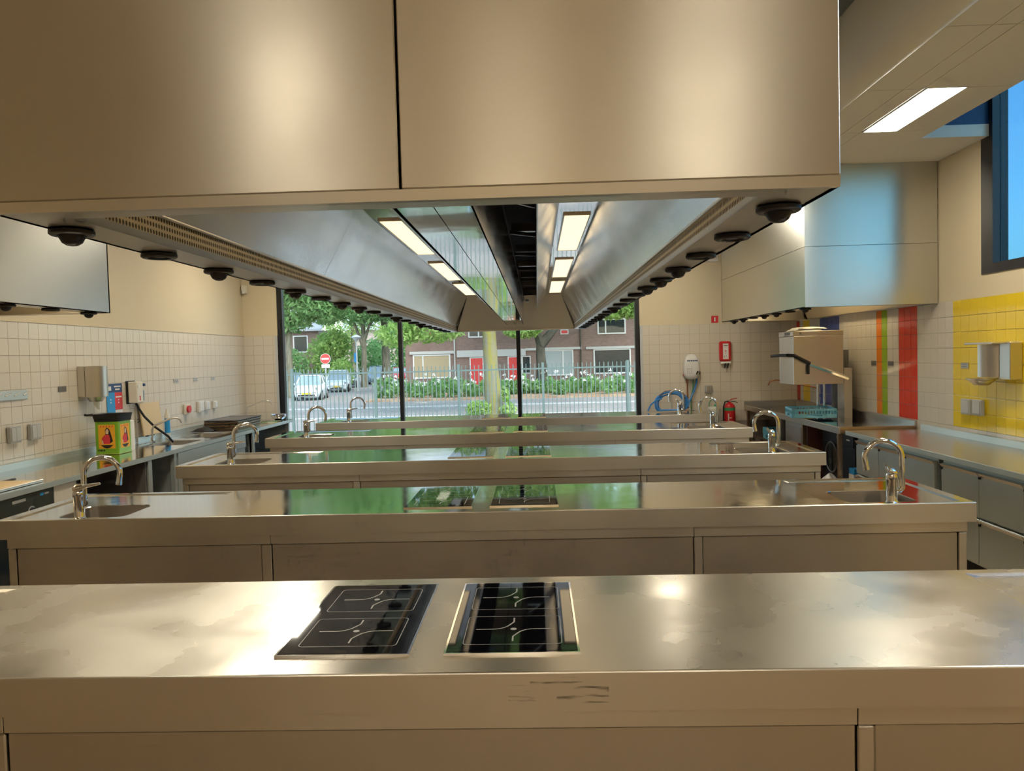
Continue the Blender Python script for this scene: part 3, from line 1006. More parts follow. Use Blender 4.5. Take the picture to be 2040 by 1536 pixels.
# old smear marks around a dent on the apron of the nearest island
def smear_mat():
    m = bpy.data.materials.new('apron_smear')
    m.use_nodes = True
    t = m.node_tree
    b = t.nodes['Principled BSDF']
    b.inputs['Base Color'].default_value = (.06, .045, .03, 1)
    b.inputs['Roughness'].default_value = .6
    tc = t.nodes.new('ShaderNodeTexCoord')
    mp = t.nodes.new('ShaderNodeMapping')
    mp.inputs['Scale'].default_value = (9, 1, 90)
    n = t.nodes.new('ShaderNodeTexNoise')
    n.inputs['Scale'].default_value = 1.0
    n.inputs['Detail'].default_value = 4
    r = t.nodes.new('ShaderNodeMapRange')
    r.inputs[1].default_value = .54
    r.inputs[2].default_value = .72
    r.inputs[3].default_value = 0.0
    r.inputs[4].default_value = .38
    t.links.new(tc.outputs['Object'], mp.inputs[0])
    t.links.new(mp.outputs[0], n.inputs['Vector'])
    t.links.new(n.outputs['Fac'], r.inputs[0])
    t.links.new(r.outputs[0], b.inputs['Alpha'])
    return m
_sm = smear_mat()
_wt = bpy.data.objects['island_worktop']
for xa, xb, za, zb in ((-.10, .005, .805, .865), (.03, .17, .815, .862), (-.04, .16, .868, .888)):
    MB().box(xa, xb, IY[0] - .0006, IY[0] - .0001, za, zb).build('smear_mark', _sm, _wt)

# ------------------------------------------------------------------ left wall counter
LX = -3.65
LWY0, LWY1 = 3.2, 11.35
ld1 = None
lw = thing('wall_counter', ((XL + LX) / 2, 7.3, .84), 'long steel wall counter with two sinks along the left wall', 'worktop')
LW0, LW1 = XL + .02, LX
# top sheet with two sink bowls: build with x and y swapped (counter runs along y)
def sheet_y(m, x0, x1, y0, y1, z, decks):
    mm = MB()
    holes = sheet_with_decks(mm, y0, y1, x0, x1, z, decks)
    m.add([(b, a, c) for a, b, c in mm.v], [tuple(reversed(q)) for q in mm.f])
    return [([(b, a) for a, b in h], zz) for h, zz in holes]
m = MB()
ldecks = [(7.95, 8.62, LW0 + .12, LW1 - .08, 8.02, 8.56, LW0 + .25, LW1 - .14, .004), (8.70, 9.42, LW0 + .12, LW1 - .08, 8.78, 9.34, LW0 + .25, LW1 - .14, .004)]
holes = sheet_y(m, LW0, LW1, LWY0, LWY1, IZ, ldecks)
m.build('top_sheet', 'top', lw)
bowl(holes, lw, .16)
MB().cbox(LW1 - .02, LW1, LWY0, LWY1, IZ - .045, IZ - .0005, .003).build('front_edge', 'fridge', lw)
MB().cbox(LW0, LW1 - .02, LWY1 - .02, LWY1, IZ - .045, IZ - .0005, .003).build('end_edge', 'fridge', lw)
MB().plate([(XL + .009, LWY0, IZ - .001), (XL + .03, LWY0, IZ - .001), (XL + .03, LWY0, IZ + .055), (XL + .009, LWY0, IZ + .06)], (0, LWY1 - LWY0, 0)).build('upstand', 'fridge', lw)
MB().cbox(LW1 - .24, LW1 - .004, 7.66, 9.46, .70, IZ - .047, .002).build('sink_apron', 'fridge', lw)

def bay(ya, yb, label, kind, mat='fridge'):
    t = thing('counter_cabinet', (-4.0, (ya + yb) / 2, 0), label, 'cabinet', 'bases of the left wall counter')
    MB().box(LW0, LX - .03, ya, ya + .02, .1, .853).build('side_panel', mat, t)
    MB().box(LW0, LX - .03, yb - .02, yb, .1, .853).build('side_panel', mat, t)
    MB().box(LW0, LW0 + .02, ya + .02, yb - .02, .1, .853).build('rear_panel', 'greyd', t)
    MB().box(LW0 + .02, LX - .05, ya + .02, yb - .02, .14, .16).build('bottom_shelf', 'greyd', t)
    MB().box(LW0 + .02, LX - .08, ya + .02, yb - .02, .0, .10).build('plinth', 'blackmat', t)
    if kind == 'post':
        MB().cbox(LX - .06, LX - .012, ya, ya + .07, .1, .853, .003).build('front_post', mat, t)
        MB().cbox(LX - .06, LX - .012, yb - .05, yb, .1, .853, .003).build('front_post', mat, t)
    if kind == 'door':
        n = 2
        for k in range(n):
            a = ya + (yb - ya) * k / n
            b = ya + (yb - ya) * (k + 1) / n
            d = MB().cbox(LX - .03, LX - .012, a + .004, b - .004, .14, .70 if mat == 'fridge' else .85, .003).build('door', mat, t)
    return t
bay(5.96, 7.06, 'dark open bay of the left wall counter beside the oven', 'open', 'greyd')
bay(7.07, 7.64, 'narrow open bay with steel posts left of the sink cabinet', 'post')
bay(7.66, 9.46, 'blue-grey steel sink cabinet under the left wall counter', 'door')
bay(9.72, 11.2, 'dark open end bay of the left wall counter near the street window', 'post')
# dark oven at the near end
ov = thing('built_in_oven', (-4.0, 5.1, 0), 'dark grey built-in oven with a black knob under the left wall counter', 'oven')
MB().box(LW0, LX - .04, 4.5, 5.66, .12, .853).build('casing', 'greyd', ov)
MB().cbox(LX - .04, LX - .015, 4.5, 5.66, .60, .853, .003).build('control_panel', pm('oven_panel', (0.10, 0.11, 0.09), .35, .6), ov)
MB().cbox(LX - .04, LX - .012, 4.5, 5.66, .14, .595, .004).build('oven_door', 'glassdark', ov)
kn = MB().cyl((LX - .015, 5.40, .715), (LX + .008, 5.40, .715), .034, .030, n=24).build('knob', 'black', ov, smooth=True)
MB().box(LX + .008, LX + .022, 5.392, 5.408, .688, .742).build('knob_grip', 'black', kn)
MB().cyl((LX - .0155, 5.40, .715), (LX - .012, 5.40, .715), .042, n=24).build('knob_ring', 'grey', ov)
MB().box(LX - .0152, LX - .0145, 5.20, 5.34, .805, .825).build('badge', 'grey', ov)
MB().box(LX - .0152, LX - .0142, 5.50, 5.54, .812, .832).build('badge', 'bluep', ov)
MB().box(LX - .0152, LX - .0142, 5.55, 5.60, .815, .828).build('badge', 'grey', ov)
MB().box(LX - .0152, LX - .0142, 5.18, 5.22, .675, .690).build('badge', 'white', ov)
fp = thing('filler_panel', (-4.0, 5.8, 0), 'plain beige filler panel between the oven and the open bay', 'panel')
MB().cbox(LX - .04, LX - .02, 5.672, 5.95, .60, .853, .003).build('panel_board', 'cream', fp)
MB().box(LX - .045, LX - .03, 5.672, 5.95, .14, .595).build('panel_lower', 'greyd', fp)

# ------------------------------------------------------------------ things on the left counter
def tin():
    t = thing('oil_tin', (-4.14, 7.36, IZ + .002), 'tall green oil tin with a woman printed in red, lined with a black bag', 'tin')
    x0, x1, y0, y1, z0, z1 = -4.262, -4.032, 7.248, 7.478, IZ + .002, 1.235
    MB().cbox(x0, x1, y0, y1, z0, z1, .008).build('body', 'greenp', t)
    MB().cbox(x0 - .002, x1 + .002, y0 - .002, y1 + .002, z0, z0 + .012, .003).build('bottom_seam', pm('tin_seam', (.30, .42, .05), .3), t)
    # bag turned over the rim
    m = MB()
    rim = rrect(x0 - .012, x1 + .012, y0 - .012, y1 + .012, .02, 3)
    rim2 = rrect(x0 - .022, x1 + .022, y0 - .022, y1 + .022, .03, 3)
    low = [(px + rng.uniform(-.004, .004), py + rng.uniform(-.004, .004)) for px, py in rrect(x0 - .006, x1 + .006, y0 - .006, y1 + .006, .02, 3)]
    inn = rrect(x0 + .01, x1 - .01, y0 + .01, y1 - .01, .02, 3)
    ring_faces(m, low, 1.218, rim, 1.25)
    ring_faces(m, rim, 1.25, rim2, 1.29)
    ring_faces(m, rim2, 1.29, inn, 1.285)
    ring_faces(m, inn, 1.285, inn, 1.12)
    m.add([(px, py, 1.12) for px, py in inn], [tuple(range(len(inn)))])
    m.build('bag_liner', 'black', t, smooth=True, angle=50)
    MB().loft([(x0 - .01, y0 - .01, 1.285), (x0 - .07, y0 - .005, 1.283), (x0 - .09, y0, 1.287)], [.012, .010, .013], 8).build('bag_knot', 'black', t, smooth=True)
    def face(to3, nm):
        # flat print in (u 0..1, v 0..1) of the face
        def poly(pts, mat, d, part):
            m = MB(); m.add([to3(u, v, d) for u, v in pts], [tuple(range(len(pts)))])
            return m.build(part, mat, t)
        poly([(.13, .17), (.87, .17), (.87, .86), (.13, .86)], 'orangep', .0006, 'label_print')
        def P(pts, mat, d): poly([(.13 + .74 * u, .17 + .69 * v) for u, v in pts], mat, d, 'label_print')
        P([(.40, .78), (.52, .88), (.66, .82), (.74, .65), (.86, .30), (.70, .22), (.55, .30), (.42, .55)], 'hair', .0010)
        P([(.44, .62), (.60, .60), (.63, .74), (.56, .83), (.47, .80), (.43, .72)], 'skin', .0014)
        P([(.28, .20), (.68, .20), (.70, .44), (.64, .58), (.38, .58), (.22, .46), (.18, .36), (.26, .34)], 'redflat', .0018)
        P([(.18, .35), (.26, .34), (.30, .20), (.22, .18)], 'skin', .0020)
        P([(.10, .15), (.90, .15), (.82, .12), (.68, .04), (.50, .01), (.32, .04), (.18, .12)], 'hair', .0022)
        for k in range(5):
            u = .10 + .17 * k
            P([(u, .90), (u + .11, .93), (u + .10, .95), (u, .92)], 'redflat', .0012)
            P([(u + .04, .87), (u + .06, .87), (u + .09, .97), (u + .06, .97)], 'redflat', .0013)
        for k in range(9):
            u = .12 + .085 * k
            poly([(u, .905), (u + .055, .905), (u + .055, .935), (u, .935)], pm('tin_text', (.10, .22, .02), .5) if k == 0 and nm == 0 else 'greenp', .0005, 'text_print')
    face(lambda u, v, d: (x0 + .005 + (x1 - x0 - .01) * u, y0 - d, z0 + (z1 - z0) * v), 0)
    face(lambda u, v, d: (x1 + d, y0 + .005 + (y1 - y0 - .01) * u, z0 + (z1 - z0) * v), 1)
    # small dark lettering at the foot of the label
    for k, (a, b) in enumerate(((.10, .13), (.16, .18), (.20, .27), (.29, .33), (.35, .40))):
        MB().quad((x0 + .23 * a, y0 - .0006, z0 + .030), (x0 + .23 * b, y0 - .0006, z0 + .030), (x0 + .23 * b, y0 - .0006, z0 + .048), (x0 + .23 * a, y0 - .0006, z0 + .048)).build('text_print', 'black', t)
tin()
# paper towel pack standing behind the tin
t = thing('paper_roll', (-4.20, 7.62, IZ), 'white paper towel roll showing behind the rim of the green tin', 'paper roll')
MB().lathe([(.02, .12), (.10, .12), (.102, .14), (.102, .40), (.098, .415), (.03, .415), (.028, .40)], (-4.20, 7.64, IZ - .12), n=32, caps=True).build('roll', 'paper', t, smooth=True)
MB().lathe([(.024, 0), (.027, .003), (.027, .006), (.02, .007)], (-4.20, 7.64, IZ + .297), n=20).build('core', 'wood', t, smooth=True)

def simple_tap(label, x, y, h, reach, rz, thick=.011):
    t = local_thing('counter_tap', label, 'tap')
    MB().lathe([(.03, 0), (.03, .012), (.02, .018), (.018, .05), (.012, .06)], n=18).build('base', 'chrome', t, smooth=True)
    MB().loft([(0, 0, .03), (0, 0, h * .55), (.015, 0, h * .70), (reach * .6, 0, h * .97), (reach * .8, 0, h), (reach * .95, 0, h * .93), (reach, 0, h * .78)], thick, 12).build('spout', 'steel', t, smooth=True)
    for s in (-1, 1):
        MB().loft([(0, 0, .03), (0, s * .05, .035), (0, s * .07, .055)], [.010, .012, .014], 10).build('handle', 'chrome', t, smooth=True)
    return place(t, (x, y, IZ), rz)
simple_tap('thin angled steel tap behind the double sink on the left counter', -4.24, 8.30, .26, .30, math.radians(25))
simple_tap('thin bent tap at the window end of the left counter', -4.20, 10.95, .30, .36, math.radians(10), .009)

# baking trays stacked at the far end
for k in range(7):
    t = thing('baking_tray', (-4.08, 10.2, IZ + .004 + .017 * k), ['flat metal baking tray at the bottom of the stack near the window', 'second baking tray from the bottom of the stack', 'third baking tray from the bottom of the stack', 'middle baking tray of the stack by the window', 'third baking tray from the top of the stack', 'second baking tray from the top of the stack', 'top baking tray of the stack with a dark rim'][k], 'tray', 'baking trays stacked by the window')
    ox, oy = rng.uniform(-.012, .012), rng.uniform(-.015, .015)
    z = IZ + .004 + .017 * k
    x0, x1, y0, y1 = -4.30 + ox, -3.84 + ox, 9.72 + oy, 10.55 + oy
    m = MB()
    m.box(x0 + .01, x1 - .01, y0 + .01, y1 - .01, z, z + .002)
    a = [(x0 + .01, y0 + .01), (x1 - .01, y0 + .01), (x1 - .01, y1 - .01), (x0 + .01, y1 - .01)]
    b = [(x0, y0), (x1, y0), (x1, y1), (x0, y1)]
    ring_faces(m, a, z + .002, b, z + .014)
    c = [(x0 - .006, y0 - .006), (x1 + .006, y0 - .006), (x1 + .006, y1 + .006), (x0 - .006, y1 + .006)]
    ring_faces(m, b, z + .014, c, z + .013)
    m.build('pan', ('brownapr', 'steel', 'brownapr', 'steel', 'brownapr', 'steel', 'greyd')[k], t)
t = thing('black_cloth', (-4.2, 9.6, IZ + .003), 'crumpled black cloth lying in front of the tray stack', 'cloth')
m = MB()
N = 12
vs = []
for i in range(N + 1):
    for j in range(N + 1):
        u, v = i / N - .5, j / N - .5
        hgt = .05 * max(0, 1 - 4.2 * (u * u + v * v)) + .012 * math.sin(9 * u + 5 * v) * (1 - abs(2 * u)) * (1 - abs(2 * v))
        vs.append((-4.22 + .26 * u, 9.56 + .26 * v, IZ + .006 + max(0, hgt)))
m.add(vs, [(i * (N + 1) + j, (i + 1) * (N + 1) + j, (i + 1) * (N + 1) + j + 1, i * (N + 1) + j + 1) for i in range(N) for j in range(N)])
m.build('cloth_sheet', 'blackmat', t, smooth=True)
# metal bowls and racks by the window
for k, (bx_, by_, r_, lab) in enumerate(((-4.10, 10.76, .125, 'shiny mixing bowl beside the tap at the window end'), (-3.80, 11.14, .11, 'small chrome bowl at the corner of the left counter'))):
    t = thing('mixing_bowl', (bx_, by_, IZ + .001), lab, 'bowl', 'metal bowls on the left counter')
    MB().lathe([(r_ * .45, 0), (r_ * .75, .02), (r_ * .95, .05), (r_, .085), (r_ * 1.05, .087), (r_ * 1.05, .084), (r_ * .98, .08), (r_ * .7, .022), (.01, .006)], (bx_, by_, IZ + .001), n=28).build('shell', 'chrome', t, smooth=True)
t = thing('wire_rack', (-3.85, 10.7, IZ), 'flat wire cooling rack lying on the end of the left counter', 'rack')
for k in range(9):
    MB().cyl((-3.93 + .03 * k, 10.62, IZ + .012), (-3.93 + .03 * k, 10.90, IZ + .012), .0025, n=6).build('wire', 'chrome', t)
for y_ in (10.62, 10.90):
    MB().cyl((-3.94, y_, IZ + .008), (-3.68, y_, IZ + .008), .004, n=6).build('rail', 'chrome', t)
# board and scraper at the near end
t = thing('cutting_board', (-3.93, 5.3, IZ), 'pale cutting board at the near end of the left counter', 'board')
MB().cbox(-4.02, -3.72, 4.95, 5.52, IZ + .002, IZ + .026, .004).build('board', 'wood', t)
MB().cbox(-3.72, -3.70, 4.95, 5.60, IZ + .002, IZ + .022, .003).build('edge_strip', 'steel', t)
t = thing('dark_knife', (-4.0, 5.6, IZ), 'thin black strip lying on the left counter beside the board', 'knife')
MB().cbox(-4.02, -3.99, 5.2, 5.72, IZ + .002, IZ + .014, .003).build('handle', 'black', t)

# ------------------------------------------------------------------ left wall fittings
XW = XL + .009
t = thing('hook_rail', (XL, 6.3, 1.52), 'steel wall rail with slanted hooks at the left picture edge', 'rail')
MB().cbox(XW, XW + .012, 5.7, 6.55, 1.483, 1.565, .003).build('rail_plate', 'fridge', t)
for k in range(7):
    y_ = 5.80 + .115 * k
    MB().loft([(XW + .012, y_, 1.52), (XW + .02, y_ + .03, 1.53), (XW + .03, y_ + .06, 1.548)], [.006, .005, .004], 8).build('hook', 'steel', t, smooth=True)

def wall_label(side, y, z, label, mat='grey', wd=.12, hg=.05):
    x0, x1 = (XL + .009, XL + .012) if side == 'L' else (XR - .012, XR - .009)
    t = thing('wall_label', (x0, y, z), label, 'label', 'small engraved plates on the tiled walls')
    MB().box(x0, x1, y - wd / 2, y + wd / 2, z - hg / 2, z + hg / 2).build('plate', mat, t)
    xx = x1 + .0004 if side == 'L' else x0 - .0004
    for k in range(2):
        zz = z + .010 - .020 * k
        MB().quad((xx, y - wd * .35, zz - .0025), (xx, y + wd * .35, zz - .0025), (xx, y + wd * .35, zz + .0025), (xx, y - wd * .35, zz + .0025)).build('engraving', 'greyd', t)
wall_label('L', 7.056, 1.548, 'small brown plate left of the paper towel dispenser on the left wall', 'greyd')
wall_label('L', 9.33, 1.549, 'first of three small grey plates between dispenser and window, left wall')
wall_label('L', 9.87, 1.550, 'middle one of three small grey plates near the window, left wall')
wall_label('L', 10.41, 1.547, 'small grey plate nearest the street window on the left wall')
wall_label('R', 8.98, 1.560, 'small plate just left of the orange tile stripe', 'greyd')
wall_label('R', 8.55, 1.559, 'small plate just right of the green tile stripe', 'greyd')
wall_label('R', 7.09, 1.555, 'small grey plate on the yellow tiles farther from the dispenser')
wall_label('R', 6.826, 1.557, 'small grey plate on the yellow tiles beside the soap dispenser')

def switch(side, y, z, label, mat, rockers=2, s=.105, dep=.035):
    t = thing('wall_socket', (XL if side == 'L' else XR, y, z), label, 'socket', 'wall sockets and switches')
    sg = 1 if side == 'L' else -1
    xb = (XL if side == 'L' else XR) + sg * .009
    def B(a, b): return (min(xb + sg * a, xb + sg * b), max(xb + sg * a, xb + sg * b))
    MB().cbox(*B(0, dep), y - s / 2, y + s / 2, z - s / 2, z + s / 2, .005).build('housing', mat, t)
    w_ = (s - .024) / rockers
    for k in range(rockers):
        ya = y - s / 2 + .012 + k * w_
        MB().cbox(*B(dep, dep + .006), ya + .001, ya + w_ - .001, z - s / 2 + .016, z + s / 2 - .016, .002).build('rocker', 'greyl' if mat == 'grey' else mat, t)
    return t
switch('L', 6.341, 1.193, 'grey double light switch on the left wall nearest the picture edge', 'grey', 2, .14)
switch('L', 6.606, 1.193, 'grey double light switch on the left wall, right one of the pair', 'grey', 2, .14)
switch('L', 9.95, 1.192, 'white double socket right of the red emergency button', 'white', 2, .14)
switch('L', 10.14, 1.193, 'white double socket in the middle of the row by the window', 'white', 2, .12)
switch('L', 10.40, 1.191, 'single white switch nearest the street window, left wall', 'white', 1, .10)
switch('R', 7.03, 1.187, 'grey wall socket on the yellow tiles, left one of the pair', 'grey', 1, .14)
switch('R', 6.851, 1.190, 'grey wall socket on the yellow tiles, right one of the pair', 'grey', 1, .14)
t = thing('emergency_button', (XL, 9.56, 1.186), 'cream box with a round red emergency button on the left wall', 'button')
MB().cbox(XW, XW + .03, 9.49, 9.63, 1.12, 1.25, .006).build('housing', 'cream', t)
MB().cyl((XW + .03, 9.56, 1.185), (XW + .055, 9.56, 1.185), .042, .046, n=24).build('red_button', 'red', t, smooth=True)

def towel_dispenser(side, y0, y1, ztop, label):
    sg = 1 if side == 'L' else -1
    xb = (XL if side == 'L' else XR) + sg * .009
    t = thing('towel_dispenser', (xb, (y0 + y1) / 2, ztop - .32), label, 'dispenser', 'steel wall dispensers')
    yc = (y0 + y1) / 2
    def X(a): return xb + sg * a
    z0 = ztop - .30
    m = MB()
    # back box and half round front
    m.box(min(X(0), X(.07)), max(X(0), X(.07)), y0, y1, z0, ztop)
    m.build('back_box', 'steel', t, bevel=.004)
    n = 14
    R = (y1 - y0) / 2 - .004
    pts = [(X(.074), yc + R)] + [(X(.074 + .13 * math.sin(math.pi * i / n) ** .7), yc + R * math.cos(math.pi * i / n)) for i in range(1, n)] + [(X(.074), yc - R)]
    m = MB()
    k = len(pts)
    vs = [(a, b, z0) for a, b in pts] + [(a, b, ztop) for a, b in pts]
    m.add(vs, [(i, (i + 1) % k, k + (i + 1) % k, k + i) for i in range(k)] + [tuple(range(k)), tuple(range(2 * k - 1, k - 1, -1))])
    m.build('front_cover', 'steel', t, smooth=True, angle=50)
    MB().lathe([(.05, -.05), (.06, -.045), (.085, 0)], (X(.10), yc, z0), n=20).build('outlet', 'steel', t, smooth=True)
    return t, X, yc, z0
t, X, yc, z0 = towel_dispenser('L', 7.30, 7.56, 1.755, 'rounded steel paper towel dispenser on the left wall above the green tin')
MB().loft([(X(.10), yc, z0 - .045), (X(.10), yc, z0 - .07), (X(.115), yc + .01, z0 - .10), (X(.125), yc + .015, z0 - .125)], [.030, .028, .022, .010], 9).build('paper_tip', 'paper', t, smooth=True)
# open half-empty dispenser on the yellow tiles
t = thing('soap_dispenser', (XR, 6.45, 1.40), 'steel dispenser with top plate and drip cup on the yellow tiles', 'dispenser', 'steel wall dispensers')
xb = XR - .009
MB().cbox(xb - .10, xb, 6.26, 6.40, 1.455, 1.755, .004).build('back_box', 'steel', t)
m = MB()
n = 12
pts = [(xb - .02, 6.41)] + [(xb - .02 - .16 * math.sin(math.pi * .5 * i / n), 6.41 + .16 * (1 - math.cos(math.pi * .5 * i / n))) for i in range(1, n + 1)] + [(xb - .02, 6.57)]
k = len(pts)
m.add([(a, b, 1.47) for a, b in pts] + [(a, b, 1.74) for a, b in pts], [(i, (i + 1) % k, k + (i + 1) % k, k + i) for i in range(k)] + [tuple(range(k)), tuple(range(2 * k - 1, k - 1, -1))])
m.build('curved_cover', 'steel', t, smooth=True, angle=50)
MB().cbox(xb - .22, xb, 6.30, 6.70, 1.742, 1.758, .004).build('top_plate', 'steel', t)
MB().lathe([(.09, 1.43), (.11, 1.455), (.118, 1.458), (.118, 1.452), (.10, 1.44), (.055, 1.402), (.03, 1.40)][::-1], (xb - .14, 6.58, 0), n=28).build('drip_cup', 'steel', t, smooth=True)
MB().cbox(xb - .06, xb, 6.56, 6.60, 1.47, 1.742, .003).build('back_strip', 'greyd', t)

# instruction poster, dosing unit, hose, cutting board on the left wall
t = thing('instruction_poster', (XL, 7.95, 1.30), 'blue and red hygiene instruction poster behind the paper dispenser', 'poster')
MB().box(XW, XW + .003, 7.79, 8.085, 1.18, 1.565).build('sheet', 'bluep', t)
def pq(part, mat, ya, yb, za, zb, d=.0036):
    return MB().quad((XW + d, ya, za), (XW + d, yb, za), (XW + d, yb, zb), (XW + d, ya, zb)).build(part, mat, t)
pq('header', 'navy', 7.79, 8.085, 1.475, 1.565)
pq('red_field', 'redflat', 7.94, 8.085, 1.29, 1.473)
pq('foot', 'white', 7.94, 8.085, 1.18, 1.288)
pq('letter', 'white', 7.80, 7.875, 1.495, 1.54, .004)
for k, (a, b, z_) in enumerate(((7.93, 8.06, 1.535), (7.95, 8.04, 1.505), (7.955, 8.07, 1.425), (8.0, 8.02, 1.395), (8.0, 8.02, 1.365), (7.85, 7.87, 1.40), (7.85, 7.87, 1.37))):
    pq('text_line', 'white', a, b, z_ - .007, z_ + .007, .0042)
t = thing('dosing_unit', (XL, 8.26, 1.35), 'white wall dosing box with a black hose above the double sink', 'dispenser')
MB().cbox(XW + .012, XW + .11, 8.185, 8.325, 1.345, 1.575, .008).build('box', 'cream', t)
MB().cbox(XW, XW + .012, 8.165, 8.345, 1.335, 1.585, .003).build('back_plate', 'black', t)
MB().box(XW + .111, XW + .1115, 8.24, 8.262, 1.37, 1.42).build('sticker', 'redflat', t)
MB().cyl((XW + .11, 8.215, 1.525), (XW + .118, 8.215, 1.525), .015, n=16).build('dial', 'white', t)
MB().loft([(XW + .06, 8.25, 1.345), (XW + .08, 8.27, 1.28), (XW + .12, 8.30, 1.19), (XW + .20, 8.36, 1.07), (XW + .30, 8.46, .95), (XW + .33, 8.50, .88)], .013, 10).build('hose', 'black', t, smooth=True)
MB().loft([(XW + .03, 8.30, 1.33), (XW + .03, 8.31, 1.1), (XW + .03, 8.31, IZ + .004)], .008, 8).build('pipe', 'steel', t, smooth=True)
MB().loft([(XW + .03, 8.31, 1.15), (XW + .06, 8.30, 1.165), (XW + .07, 8.30, 1.14), (XW + .03, 8.31, 1.12)], .005, 8).build('valve', 'black', t, smooth=True)
t = thing('spray_bottle', (XL, 8.42, 1.36), 'blue-grey spray bottle hanging right of the white dosing box', 'bottle')
MB().loft([(XW + .04, 8.40, 1.36), (XW + .04, 8.40, 1.47), (XW + .04, 8.40, 1.49), (XW + .04, 8.40, 1.52)], [.036, .036, .016, .014], 18).build('body', pm('blue_grey', (.16, .26, .33), .3), t, smooth=True)
MB().cbox(XW + .015, XW + .09, 8.385, 8.42, 1.52, 1.55, .005).build('trigger_head', 'navy', t)
MB().box(XW, XW + .006, 8.36, 8.45, 1.36, 1.56).build('holder', 'fridge', t)
t = thing('wooden_board', (XL, 8.58, IZ + .06), 'pale wooden board leaning on the wall behind the left sink tap', 'board')
MB().plate([(XW + .055, 8.38, .965), (XW + .055, 8.82, .965), (XW + .012, 8.82, 1.325), (XW + .012, 8.38, 1.325)], (.018, 0, .002)).build('board', 'wood', t, bevel=.004)
for y_ in (8.45, 8.56):
    MB().cbox(XW + .052, XW + .085, y_ - .02, y_ + .02, .955, .966, .003).build('foot', 'black', t)
t = thing('blue_bottle', (XL, 8.86, IZ), 'tall narrow bottle with a blue label right of the wooden board', 'bottle')
MB().lathe([(.026, .006), (.03, .012), (.03, .25), (.02, .28), (.012, .30), (.012, .33), (.001, .332)], (XW + .08, 8.90, IZ), n=20).build('body', 'cream', t, smooth=True)
MB().lathe([(.0307, .05), (.0307, .22)], (XW + .08, 8.90, IZ), n=20, caps=False).build('label', 'bluep', t, smooth=True)
t = thing('motion_sensor', (-4.40, 11.55, 2.82), 'small cream motion sensor high in the left corner', 'sensor')
m = MB()
m.plate([(-4.44, 11.58, 2.79), (-4.36, 11.585, 2.79), (-4.37, 11.53, 2.80), (-4.43, 11.52, 2.80)], (0, 0, .12)).build('casing', 'cream', t, bevel=.008)
MB().loft([(-4.40, 11.525, 2.79), (-4.40, 11.525, 2.83)], [.02, .022], 14).build('lens', 'white', t, smooth=True)

# ------------------------------------------------------------------ right counter with refrigerated drawers
RX = 3.12
rw = thing('side_worktop', (3.5, 5.0, .86), 'steel worktop along the yellow tiled right wall over the drawers', 'worktop')
RY0, RY1 = 2.6, 7.93
MB().quad((RX, RY0, IZ), (XR - .009, RY0, IZ), (XR - .009, RY1, IZ), (RX, RY1, IZ)).build('top_sheet', 'satin', rw)
MB().cbox(RX - .001, RX + .02, RY0, RY1, IZ - .045, IZ - .0005, .003).build('front_edge', 'fridge', rw)
MB().box(RX + .02, XR - .01, RY1 - .02, RY1, IZ - .045, IZ - .001).build('end_edge', 'fridge', rw)
MB().box(RX + .02, XR - .01, RY0, RY1 - .02, IZ - .02, IZ - .003).build('underside', 'greyd', rw)
MB().plate([(XR - .009, RY0, IZ), (XR - .035, RY0, IZ), (XR - .03, RY0, IZ + .055), (XR - .009, RY0, IZ + .06)], (0, 7.86 - RY0, 0)).build('upstand', 'fridge', rw)
def drawer_unit(ya, yb, label, cols):
    t = thing('drawer_cabinet', (3.5, (ya + yb) / 2, 0), label, 'cabinet', 'refrigerated drawer cabinets')
    MB().box(RX + .05, XR - .02, ya, yb, .14, IZ - .047).build('carcass', 'fridge', t)
    MB().box(RX + .10, XR - .05, ya + .02, yb - .02, 0.0, .14).build('plinth', 'blackmat', t)
    wc = (yb - ya - .03) / cols
    for c in range(cols):
        a = ya + .015 + c * wc
        for za, zb in ((.50, .825), (.16, .485)):
            d = MB().cbox(RX + .022, RX + .05, a + .004, a + wc - .004, za, zb, .004).build('drawer_front', 'fridge', t)
            MB().plate([(RX + .022, a + .006, zb - .03), (RX + .022, a + wc - .006, zb - .03), (RX + .006, a + wc - .006, zb - .004), (RX + .006, a + .006, zb - .004)], (.004, 0, .002)).build('grip_edge', 'steel', d)
            MB().box(RX + .012, RX + .0215, a + wc - .03, a + wc - .008, zb - .045, zb - .03).build('grip_cap', 'black', d)
    return t
drawer_unit(6.20, 7.74, 'refrigerated steel drawer cabinet nearer the dishwasher', 3)
drawer_unit(4.55, 6.13, 'refrigerated steel drawer cabinet at the right picture edge', 3)
drawer_unit(2.7, 4.5, 'refrigerated steel drawer cabinet out of view on the right', 3)

# ------------------------------------------------------------------ dishwashing table and machine
DX, DY0, DY1, DZ = 3.07, 7.98, 11.58, .93
dt = thing('dish_table', (3.45, 9.8, 0), 'steel dishwashing table with raised rims in the right rear corner', 'table')
MB().box(DX + .02, XR - .03, DY0 + .02, DY1 - .02, DZ - .035, DZ - .025).build('table_sheet', 'top', dt)
MB().cbox(DX, DX + .022, DY0, DY1, DZ - .07, DZ, .004).build('front_rim', 'steel', dt)
MB().cbox(DX + .022, XR - .012, DY0, DY0 + .022, DZ - .07, DZ, .004).build('near_rim', 'brownapr', dt)
MB().plate([(XR - .009, DY0, DZ - .03), (XR - .035, DY0, DZ - .03), (XR - .03, DY0, DZ + .05), (XR - .009, DY0, DZ + .055)], (0, DY1 - DY0, 0)).build('upstand', 'steel', dt)
MB().box(DX, XR - .03, DY1 - .01, DY1, DZ - .05, DZ + .05).build('rear_upstand', 'steel', dt)
